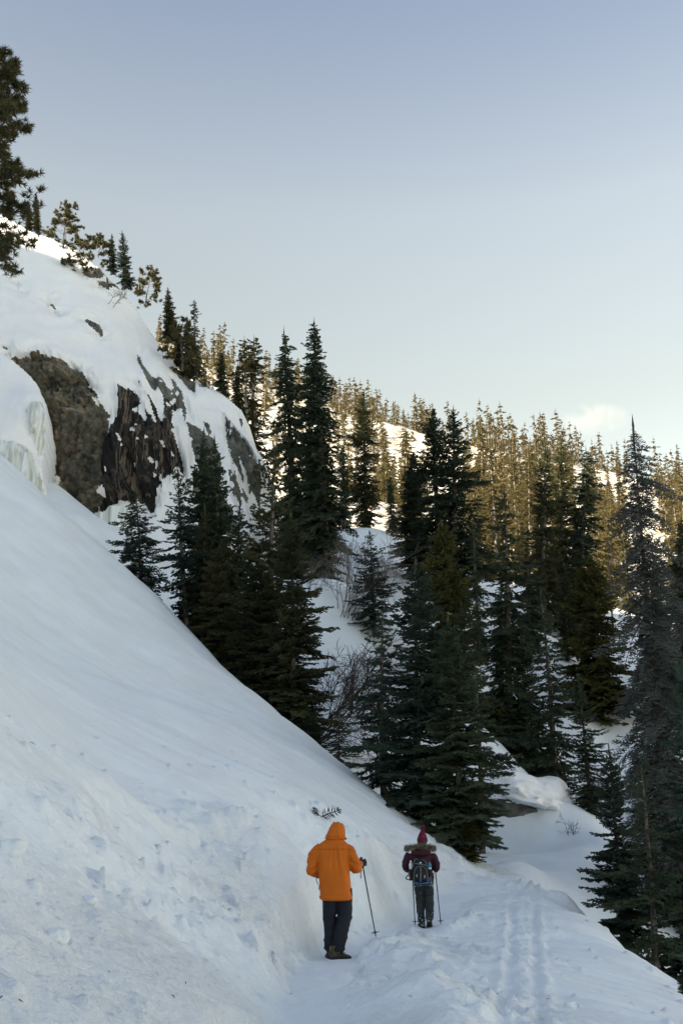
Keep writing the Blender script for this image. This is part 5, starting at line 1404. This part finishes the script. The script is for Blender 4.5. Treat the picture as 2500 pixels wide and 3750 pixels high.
def trekking_pole(label, grip, tip, upper='pole_blue', group='trekking poles'):
    g = np.asarray(grip, float); t = np.asarray(tip, float); d = t - g; L = np.linalg.norm(d); d /= L
    root = empty('trekking_pole', t, label=label, cat='trekking pole', group=group)
    def at(s): return g + d * s - t
    ref = np.array([0, 1.0, 0]); sx = np.cross(d, ref); sx /= np.linalg.norm(sx)
    def seg(nm, a, b, ra, rb, mt, parent=root, n=2, sides=10):
        s = np.linspace(a, b, n); mb = MB(); mb.tube(np.array([at(q) for q in s]), np.linspace(ra, rb, n), sides)
        return put(nm, mb.mesh(nm), M[mt], parent)
    mb = MB(); s = np.array([-.075, -.07, -.055, -.04, -.015, .01, .035, .06, .075]); mb.tube(np.array([at(q) for q in s]), [.006, .016, .018, .014, .0155, .0145, .0155, .0145, .010], 12)
    gr = put('grip', mb.mesh('grip'), M['pole_black'], root)
    seg('upper_shaft', .06, L * .48, .0095, .0095, upper)
    cl = seg('clamp', L * .465, L * .495, .013, .013, 'pole_silver', sides=12)
    seg('lower_shaft', L * .49, L - .03, .0085, .0075, 'pole_black')
    seg('steel_tip', L - .045, L, .0065, .0025, 'pole_silver')
    mb = MB(); th = np.linspace(0, 2 * np.pi, 17)
    u = np.cross(d, sx)
    c = at(L - .075); ringp = np.array([c + .046 * (math.cos(a) * sx + math.sin(a) * u) for a in th]); mb.tube(ringp, .005, 6)
    for a in (0.4, 1.97, 3.54, 5.11): mb.tube(np.array([c, c + .046 * (math.cos(a) * sx + math.sin(a) * u)]), .0055, 5)
    mb.tube(np.array([at(L - .095), at(L - .06)]), .013, 10)
    put('basket', mb.mesh('basket'), M['pole_black'], root)
    mb = MB(); mb.tube(np.array([at(-.06), at(-.03) - sx * .05, at(.05) - sx * .075, at(.11) - sx * .06, at(.14) - sx * .045, at(.10) - sx * .03, at(-.03) - sx * .012]), .0055, 5)
    mb.tube(np.array([at(.14) - sx * .045, at(.19) - sx * .055]), .006, 5)
    put('wrist_strap', mb.mesh('wrist_strap'), M['pole_black'], root)
    return root

def shift(pts, o): return [np.asarray(p, float) + o for p in pts]

# ---------------------------------------------------------- hiker in the orange parka
P1 = flat_at(1222, 3510, 0.0); P1[2] = ground_z(P1[0], P1[1]) - 0.012
h1 = empty('person', P1, label='hiker in orange hooded parka and dark trousers walking away with two poles', cat='person')
RA1 = [(.150, 0, 1.365), (.235, -.01, 1.25), (.275, .02, 1.115), (.30, .10, 1.115), (.345, .19, 1.155)]
LA1 = [(-.165, 0, 1.365), (-.252, -.01, 1.255), (-.290, .0, 1.115), (-.262, .07, 1.055), (-.205, .15, 1.03)]
LL1 = [(-.045, .0, .86), (-.055, .04, .62), (-.058, .08, .47), (-.052, .07, .22), (-.042, .08, .09)]
RL1 = [(.13, -.01, .86), (.140, .03, .62), (.132, .06, .48), (.078, -.02, .24), (.050, -.05, .09)]
person_part('body', body_mesh((.035, .085, 1.555), (.02, .03, 1.45), (0, .0, 1.33), (.035, 0, .88), [RA1[:3] + [RA1[4]], LA1[:3] + [LA1[4]]], [LL1, RL1]), 'skin', h1)
mb = MB()
mb.add(*loft([(.024, -.005, .728, .188, .135, .012), (.024, -.005, .742, .205, .158, .010), (.022, -.005, .80, .204, .157), (.012, 0, .90, .202, .150), (.0, 0, 1.02, .198, .142), (-.006, 0, 1.14, .203, .142), (-.008, .0, 1.26, .208, .140), (-.008, .0, 1.35, .206, .130), (-.006, .005, 1.40, .190, .118), (0, .01, 1.435, .150, .108), (.006, .02, 1.465, .110, .10), (.01, .03, 1.49, .09, .09)], 36, 2.5))
mb.add(*limb(RA1, [.070, .078, .076, .070, .055], 10, 18))
mb.add(*limb(LA1, [.070, .078, .078, .072, .056], 10, 18))
jk = remesh(mb, 0.0095, 5, .5)
def folds1(a):
    x, y, z = a[:, 0], a[:, 1], a[:, 2]
    arm = smooth(.19, .24, np.abs(x - .0)) * (z > 1.0)
    v = fbm(x * 13 + z * 2.2, y * 7, z * 1.8, octaves=3, seed=301) * smooth(.75, .95, z) * (1 - arm)
    fan = np.sin((x - .0) * 75 / (0.5 + (1.45 - z) * 1.2)) * np.exp(-((x) / .1) ** 2) * smooth(.95, 1.2, z) * (1 - smooth(1.36, 1.42, z)) * .5
    w = fbm(x * 9, y * 9, z * 26 + np.abs(x) * 14, octaves=3, seed=303) * arm
    yoke = -1.3 * np.exp(-((z - 1.335) / .006) ** 2) * (1 - arm) * (y < 0)
    hem = .8 * smooth(.775, .765, z) 
    return .55 * v + fan + 1.1 * w + yoke + hem
wrinkle(jk, .012, folds1)
jo = person_part('jacket', jk, 'orange', h1)
# yoke seam and back hem stitched
mb = MB()
mb.add(*loft([(.012, .025, 1.452, .112, .112), (.015, .02, 1.475, .138, .128), (.02, .022, 1.50, .132, .126), (.028, .035, 1.56, .110, .122), (.034, .055, 1.615, .094, .112), (.036, .075, 1.652, .074, .092), (.036, .085, 1.674, .050, .066), (.036, .09, 1.682, .022, .03)], 30, 2.3))
mb.add(*limb([(.115, -.02, 1.50), (.15, .03, 1.478), (.148, .10, 1.482)], [.016, .02, .016], 6, 10))
hd = remesh(mb, 0.008, 3)
def hfold(a):
    x, y, z = a[:, 0], a[:, 1], a[:, 2]
    return np.sin((x - .036) * 55 / (0.4 + (1.70 - z) * 2.4)) * smooth(1.47, 1.52, z) * .6 + fbm(x * 14, y * 14, z * 20, octaves=3, seed=311) - 1.4 * np.exp(-((z - 1.492) / .006) ** 2)
wrinkle(hd, .009, hfold)
person_part('hood', hd, 'orange', h1)
for A in (RA1, LA1):
    a = np.array(A[-2]); b = np.array(A[-1]); d = (b - a) / np.linalg.norm(b - a)
    mb = MB(); mb.add(*limb([b - d * .035, b - d * .01, b + d * .025, b + d * .03], [.056, .060, .056, .03], 6, 18))
    person_part('cuff', mb.mesh('cuff'), 'black_fabric', h1)
mb = MB()
mb.add(*loft([(.04, 0, .74, .16, .115), (.04, 0, .84, .172, .125), (.035, 0, .92, .168, .12), (.03, 0, .97, .16, .115)], 26, 2.4))
mb.add(*limb(LL1, [.108, .094, .082, .070, .066], 12, 18)); mb.add(*limb(RL1, [.110, .100, .092, .084, .070], 12, 18))
tr = remesh(mb, 0.009, 3)
wrinkle(tr, .013, lambda a: fbm(a[:, 0] * 7, a[:, 1] * 7, a[:, 2] * 16 + 5 * a[:, 0], octaves=3, seed=321) * (0.35 + 0.65 * smooth(.55, .2, a[:, 2])) + 1.2 * np.exp(-((a[:, 2] - .135) / .02) ** 2) + .9 * np.exp(-((a[:, 2] - .50) / .022) ** 2) * (a[:, 0] > .04))
to = person_part('trousers', tr, 'navy', h1)
mb = MB(); mb.add(*tube(np.array([(.232, -.02, .745), (.236, -.02, .72), (.232, -.025, .66)]), .006, 6)); put('pocket_zip', mb.mesh('pocket_zip'), M['lime'], to)
boot('boot', h1, (.045, -.02, .0), -0.95, 'boot_brown', lean=(.0, -.01))
boot('boot', h1, (-.045, .10, .0), 0.12, 'boot_brown')
HR1 = np.array([.372, .225, 1.165]); TR1 = np.array([.545, .10, .0]); HL1 = np.array([-.17, .21, 1.015]); TL1 = np.array([-.035, .42, .0])
dR = (TR1 - HR1) / np.linalg.norm(TR1 - HR1); dL = (TL1 - HL1) / np.linalg.norm(TL1 - HL1)
person_part('glove', glove(HR1, np.array(RA1[-1]) - np.array(RA1[-2]), 1, -dR), 'black_fabric', h1)
person_part('glove', glove(HL1, np.array(LA1[-1]) - np.array(LA1[-2]), -1, -dL), 'black_fabric', h1)
def ground_tip(o, tip):
    w = o + tip; w[2] = ground_z(w[0], w[1]) - 0.01; return w
trekking_pole('blue black trekking pole planted beside the orange hiker on the open snow', P1 + HR1, ground_tip(P1, TR1), group=None)
trekking_pole('trekking pole half hidden by the orange hiker\'s leg', P1 + HL1, ground_tip(P1, TL1), group=None)

# ---------------------------------------------------------- hiker in the maroon jacket
P2 = flat_at(1560, 3395, 0.0); P2[2] = ground_z(P2[0], P2[1]) - 0.012
h2 = empty('person', P2, label='hiker in maroon jacket with fur trimmed hood and bobble hat walking away', cat='person')
RA2 = [(.125, 0, 1.20), (.185, -.01, 1.09), (.20, .0, .985), (.19, .10, .96), (.185, .20, .975)]
LA2 = [(-.255, 0, 1.20), (-.315, -.01, 1.09), (-.325, .0, .99), (-.285, .10, .95), (-.22, .20, .93)]
LL2 = [(-.105, 0, .78), (-.10, .04, .58), (-.095, .06, .46), (-.082, .02, .20), (-.078, .0, .10)]
RL2 = [(.045, -.01, .78), (.06, .02, .58), (.065, .03, .46), (.055, -.06, .24), (.045, -.10, .15)]
person_part('body', body_mesh((-.03, .06, 1.435), (-.05, .02, 1.31), (-.065, 0, 1.17), (-.03, 0, .80), [RA2[:3] + [RA2[4]], LA2[:3] + [LA2[4]]], [LL2, RL2]), 'skin', h2)
mb = MB()
mb.add(*loft([(-.055, 0, .775, .20, .13), (-.055, 0, .79, .215, .15), (-.06, 0, .87, .205, .145), (-.062, 0, .96, .188, .13), (-.066, 0, 1.06, .192, .13), (-.066, 0, 1.15, .195, .125), (-.064, .005, 1.21, .175, .115), (-.06, .01, 1.25, .13, .10), (-.05, .02, 1.29, .09, .085)], 32, 2.4))
mb.add(*limb(RA2, [.062, .068, .066, .060, .045], 10, 16)); mb.add(*limb(LA2, [.062, .068, .066, .060, .045], 10, 16))
jk = remesh(mb, 0.0095, 4)
wrinkle(jk, .011, lambda a: fbm(a[:, 0] * 9, a[:, 1] * 9, a[:, 2] * 22, octaves=3, seed=331))
person_part('jacket', jk, 'maroon', h2)
mb = MB()
mb.add(*loft([(-.065, -.10, 1.165, .12, .05), (-.066, -.105, 1.20, .165, .075), (-.068, -.085, 1.245, .175, .10), (-.066, -.05, 1.285, .165, .11), (-.06, -.02, 1.31, .13, .09)], 28, 2.2))
hd = remesh(mb, .009, 4); wrinkle(hd, .006, lambda a: fbm(a[:, 0] * 10, a[:, 1] * 10, a[:, 2] * 20, octaves=3, seed=335))
ho = person_part('hood', hd, 'maroon', h2)
rg = np.random.default_rng(337)
th = rg.uniform(np.pi * -.12, np.pi * 1.12, 5200)
ctr = np.stack([-.075 + .215 * np.cos(th), -.02 - .13 * np.sin(th), 1.315 - .035 * np.abs(np.cos(th)) ** 2.5 - 0.0 * th], -1)
out = np.stack([np.cos(th), -np.sin(th) * .8, np.full_like(th, .35)], -1)
rad = rg.uniform(0, 1, (len(th), 1)) ** .5
dirn = out * .8 + rg.normal(0, .55, ctr.shape); dirn /= np.linalg.norm(dirn, axis=1, keepdims=True)
ctr = ctr + rg.normal(0, .016, ctr.shape)
fu = MB(); fu.add(*strips(ctr, ctr + dirn * rg.uniform(.035, .075, (len(th), 1)), np.full(len(th), .0028), rg.uniform(0, 3, len(th)), cross=False))
t2 = np.linspace(np.pi * -.12, np.pi * 1.12, 30)
fu.add(*tube(np.stack([-.075 + .215 * np.cos(t2), -.02 - .13 * np.sin(t2), 1.315 - .035 * np.abs(np.cos(t2)) ** 2.5], -1), .030, 8))
put('fur_trim', fu.mesh('fur_trim', False), M['fur'], ho)
mb = MB(); mb.add(*loft([(-.03, .055, 1.405, .092, .10), (-.03, .055, 1.42, .094, .102), (-.03, .055, 1.455, .088, .098), (-.028, .05, 1.50, .072, .082), (-.025, .045, 1.545, .052, .06), (-.022, .04, 1.58, .036, .04), (-.018, .04, 1.60, .024, .026)], 28, 2.0))
hat = mb.mesh('hat'); wrinkle(hat, .003, lambda a: np.sin(np.arctan2(a[:, 1] - .05, a[:, 0] + .03) * 24))
hat_o = person_part('knit_hat', hat, 'knit', h2)
n = 1500; d = rg.normal(0, 1, (n, 3)); d /= np.linalg.norm(d, axis=1, keepdims=True); c0 = np.array([-.015, .04, 1.632])
pm = MB(); pm.add(*strips(np.tile(c0, (n, 1)), c0 + d * rg.uniform(.036, .052, (n, 1)), np.full(n, .0025), rg.uniform(0, 3, n), cross=False)); pm.add(*ball(c0, (.034, .034, .034), 12, 8))
put('pompom', pm.mesh('pompom', False), M['pompom'], hat_o)
mb = MB(); mb.add(*loft([(-.035, .035, 1.33, .05, .05), (-.035, .035, 1.37, .085, .09), (-.033, .045, 1.41, .086, .094), (-.03, .05, 1.43, .08, .09)], 20, 2.0)); person_part('hair', remesh(mb, .009, 2), 'hair', h2)
mb = MB()
mb.add(*loft([(-.03, 0, .70, .15, .11), (-.03, 0, .76, .172, .135), (-.035, 0, .82, .17, .13), (-.04, 0, .88, .155, .115)], 26, 2.4))
mb.add(*limb(LL2, [.105, .082, .074, .066, .062], 12, 18)); mb.add(*limb(RL2, [.105, .086, .078, .072, .068], 12, 18))
tr = remesh(mb, 0.009, 3)
wrinkle(tr, .008, lambda a: fbm(a[:, 0] * 8, a[:, 1] * 8, a[:, 2] * 15, octaves=3, seed=341) - 1.5 * np.exp(-((a[:, 2] - .515) / .008) ** 2))
to = person_part('trousers', tr, 'slate', h2)
a_, n_ = mesh_co(tr)
cand = np.where((n_[:, 1] < -.3) & (((a_[:, 2] > .66) & (a_[:, 2] < .76)) | (a_[:, 2] < .30)))[0]
w_ = np.where(a_[cand, 2] < .3, 1.0, 1.6) * np.exp(-((np.where(a_[cand, 2] < .3, a_[cand, 2] - .2, a_[cand, 2] - .715)) / .05) ** 2) + 1e-6
pick = rg.choice(cand, 75, replace=False, p=w_ / w_.sum())
fl = MB()
for k in pick: fl.add(*ball(a_[k] + n_[k] * .002, np.array([1, .6, .8]) * rg.uniform(.002, .0065), 6, 3))
o = put('snow_flecks', fl.mesh('snow_flecks'), M['fleck'], to); o['kind'] = 'stuff'
boot('boot', h2, (-.072, .02, .0), 0.1, 'boot_snowy', shaft_top=.17)
boot('boot', h2, (.05, -.06, .045), -0.12, 'boot_snowy', shaft_top=.17, pitch=-0.42)
HR2 = np.array([.195, .225, .98]); TR2 = np.array([.262, .12, 0.0]); HL2 = np.array([-.205, .235, .93]); TL2 = np.array([-.178, .16, .0])
dR = (TR2 - HR2) / np.linalg.norm(TR2 - HR2); dL = (TL2 - HL2) / np.linalg.norm(TL2 - HL2)
person_part('glove', glove(HR2, np.array(RA2[-1]) - np.array(RA2[-2]), 1, -dR), 'black_fabric', h2)
person_part('glove', glove(HL2, np.array(LA2[-1]) - np.array(LA2[-2]), -1, -dL), 'black_fabric', h2)
trekking_pole('thin black trekking pole on the downhill side of the maroon hiker', P2 + HR2, ground_tip(P2, TR2), 'pole_black', None)
trekking_pole('thin black trekking pole on the uphill side of the maroon hiker', P2 + HL2, ground_tip(P2, TL2), 'pole_black', None)

# ---------------------------------------------------------- backpack and bottles
BP = P2 + np.array([-.095, -.16, .735])
bp = empty('backpack', BP, label='black backpack with grey piping and blue base on the maroon hiker\'s back', cat='backpack')
mb = MB(); mb.add(*loft([(0, .02, .0, .10, .06), (0, .0, .02, .13, .10), (0, -.01, .09, .142, .115), (0, -.005, .18, .142, .112), (0, .01, .27, .135, .095), (0, .02, .34, .118, .08), (0, .03, .385, .085, .06), (0, .035, .405, .045, .035)], 32, 3.0))
bb = remesh(mb, .008, 3); wrinkle(bb, .004, lambda a: fbm(a[:, 0] * 12, a[:, 1] * 12, a[:, 2] * 14, octaves=3, seed=351))
put('main_bag', bb, M['pack_black'], bp)
mb = MB(); mb.add(*loft([(0, -.085, .02, .08, .04), (0, -.10, .05, .108, .055), (0, -.102, .13, .112, .055), (0, -.095, .20, .098, .045), (0, -.08, .25, .07, .035), (0, -.07, .268, .04, .025)], 28, 3.0))
fp = put('front_pocket', remesh(mb, .008, 2), M['pack_black'], bp)
def arc(pts, r=.0045): 
    mb = MB(); mb.add(*limb(pts, [r] * len(pts), 6, 6)); return mb
put('piping', arc([(-.112, -.115, .03), (-.116, -.125, .12), (-.10, -.13, .20), (-.06, -.118, .255), (0, -.108, .272), (.06, -.118, .255), (.10, -.13, .20), (.116, -.125, .12), (.112, -.115, .03)]).mesh('piping'), M['pack_grey'], fp)
put('centre_strip', arc([(0, -.108, .268), (.0, -.142, .20), (-.004, -.160, .12), (-.008, -.150, .02)], .008).mesh('centre_strip'), M['pack_grey'], fp)
for x, z in ((-.07, .12), (.065, .105)):
    put('zip_pull', arc([(x, -.156, z + .022), (x, -.160, z), (x - .004, -.158, z - .022)], .0042).mesh('zip_pull'), M['white_print'], fp)
put('piping', arc([(-.13, -.08, .24), (-.11, -.075, .33), (-.08, -.05, .385), (-.03, -.03, .375), (.02, -.03, .37), (.07, -.05, .365), (.105, -.075, .31), (.12, -.09, .25)]).mesh('piping'), M['pack_grey'], bp)
put('top_strap', arc([(-.09, -.10, .315), (0, -.108, .30), (.10, -.105, .285)], .007).mesh('top_strap'), M['pack_grey'], bp)
lg = MB(); lg.add(np.array([(-.022, -.102, .318), (.022, -.102, .318), (.012, -.099, .336), (.002, -.098, .328), (-.006, -.098, .34), (-.022, -.102, .318)])[:5], None, np.array([[0, 1, 2], [0, 2, 3], [0, 3, 4]])); lg.v = [v + np.array([0, -.012, 0]) for v in lg.v]
put('logo_patch', lg.mesh('logo_patch', False), M['white_print'], bp)
put('blue_base', arc([(-.135, -.06, .03), (-.10, -.12, .008), (0, -.145, -.008), (.10, -.12, .008), (.138, -.07, .05), (.142, -.04, .085)], .013).mesh('blue_base'), M['pack_blue'], bp)
put('haul_loop', arc([(-.03, .03, .40), (-.02, .03, .432), (.02, .03, .432), (.03, .03, .40)], .006).mesh('haul_loop'), M['pack_black'], bp)
for sd in (-1, 1):
    put('shoulder_strap', arc([(sd * .07, .06, .39), (sd * .09, .10, .47), (sd * .10, .16, .50), (sd * .115, .26, .46), (sd * .13, .29, .33), (sd * .14, .25, .18), (sd * .13, .12, .08)], .016).mesh('shoulder_strap'), M['pack_black'], bp)
    mb = MB(); mb.add(*loft([(sd * .155, .0, .10, .03, .045), (sd * .16, .0, .14, .036, .05), (sd * .16, .0, .22, .036, .05)], 16, 2.4)); put('side_pocket', mb.mesh('side_pocket'), M['pack_black'], bp)
put('hip_strap', arc([(-.12, .02, .06), (-.20, .0, .05), (-.245, .06, .075), (-.20, .10, .12)], .009).mesh('hip_strap'), M['pack_black'], bp)
put('loose_strap', arc([(.155, -.02, .20), (.172, -.03, .12), (.178, -.02, .02), (.19, -.01, -.05)], .008).mesh('loose_strap'), M['pack_grey'], bp)
def bottle(label, at_, rings, cap_rings, body, cap):
    r = empty('water_bottle', at_, label=label, cat='bottle')
    mb = MB(); mb.add(*loft(rings, 18, 2.0)); o = put('bottle_body', mb.mesh('bottle_body'), M[body], r)
    mb = MB(); mb.add(*loft(cap_rings, 16, 2.0)); put('cap', mb.mesh('cap'), M[cap], r)
bottle('clear plastic bottle with white cap in the uphill backpack pocket', BP + np.array([-.16, -.0, .17]), [(0, 0, 0, .028, .028), (0, 0, .05, .031, .031), (0, 0, .06, .028, .028), (0, 0, .09, .032, .032), (0, 0, .13, .031, .031), (0, 0, .165, .014, .014)], [(0, 0, .162, .014, .014), (0, 0, .185, .014, .014), (0, 0, .19, .010, .010)], 'bottle_clear', 'white_print')
bottle('pale flask with blue lid in the downhill backpack pocket', BP + np.array([.163, -.01, .13]), [(0, 0, 0, .030, .030), (0, 0, .09, .032, .032), (0, 0, .115, .032, .032), (0, 0, .12, .028, .028)], [(0, 0, .118, .033, .033), (0, 0, .16, .033, .033), (0, 0, .175, .026, .026), (0, 0, .19, .014, .014), (0, 0, .205, .012, .012)], 'bottle_clear', 'bottle_blue')
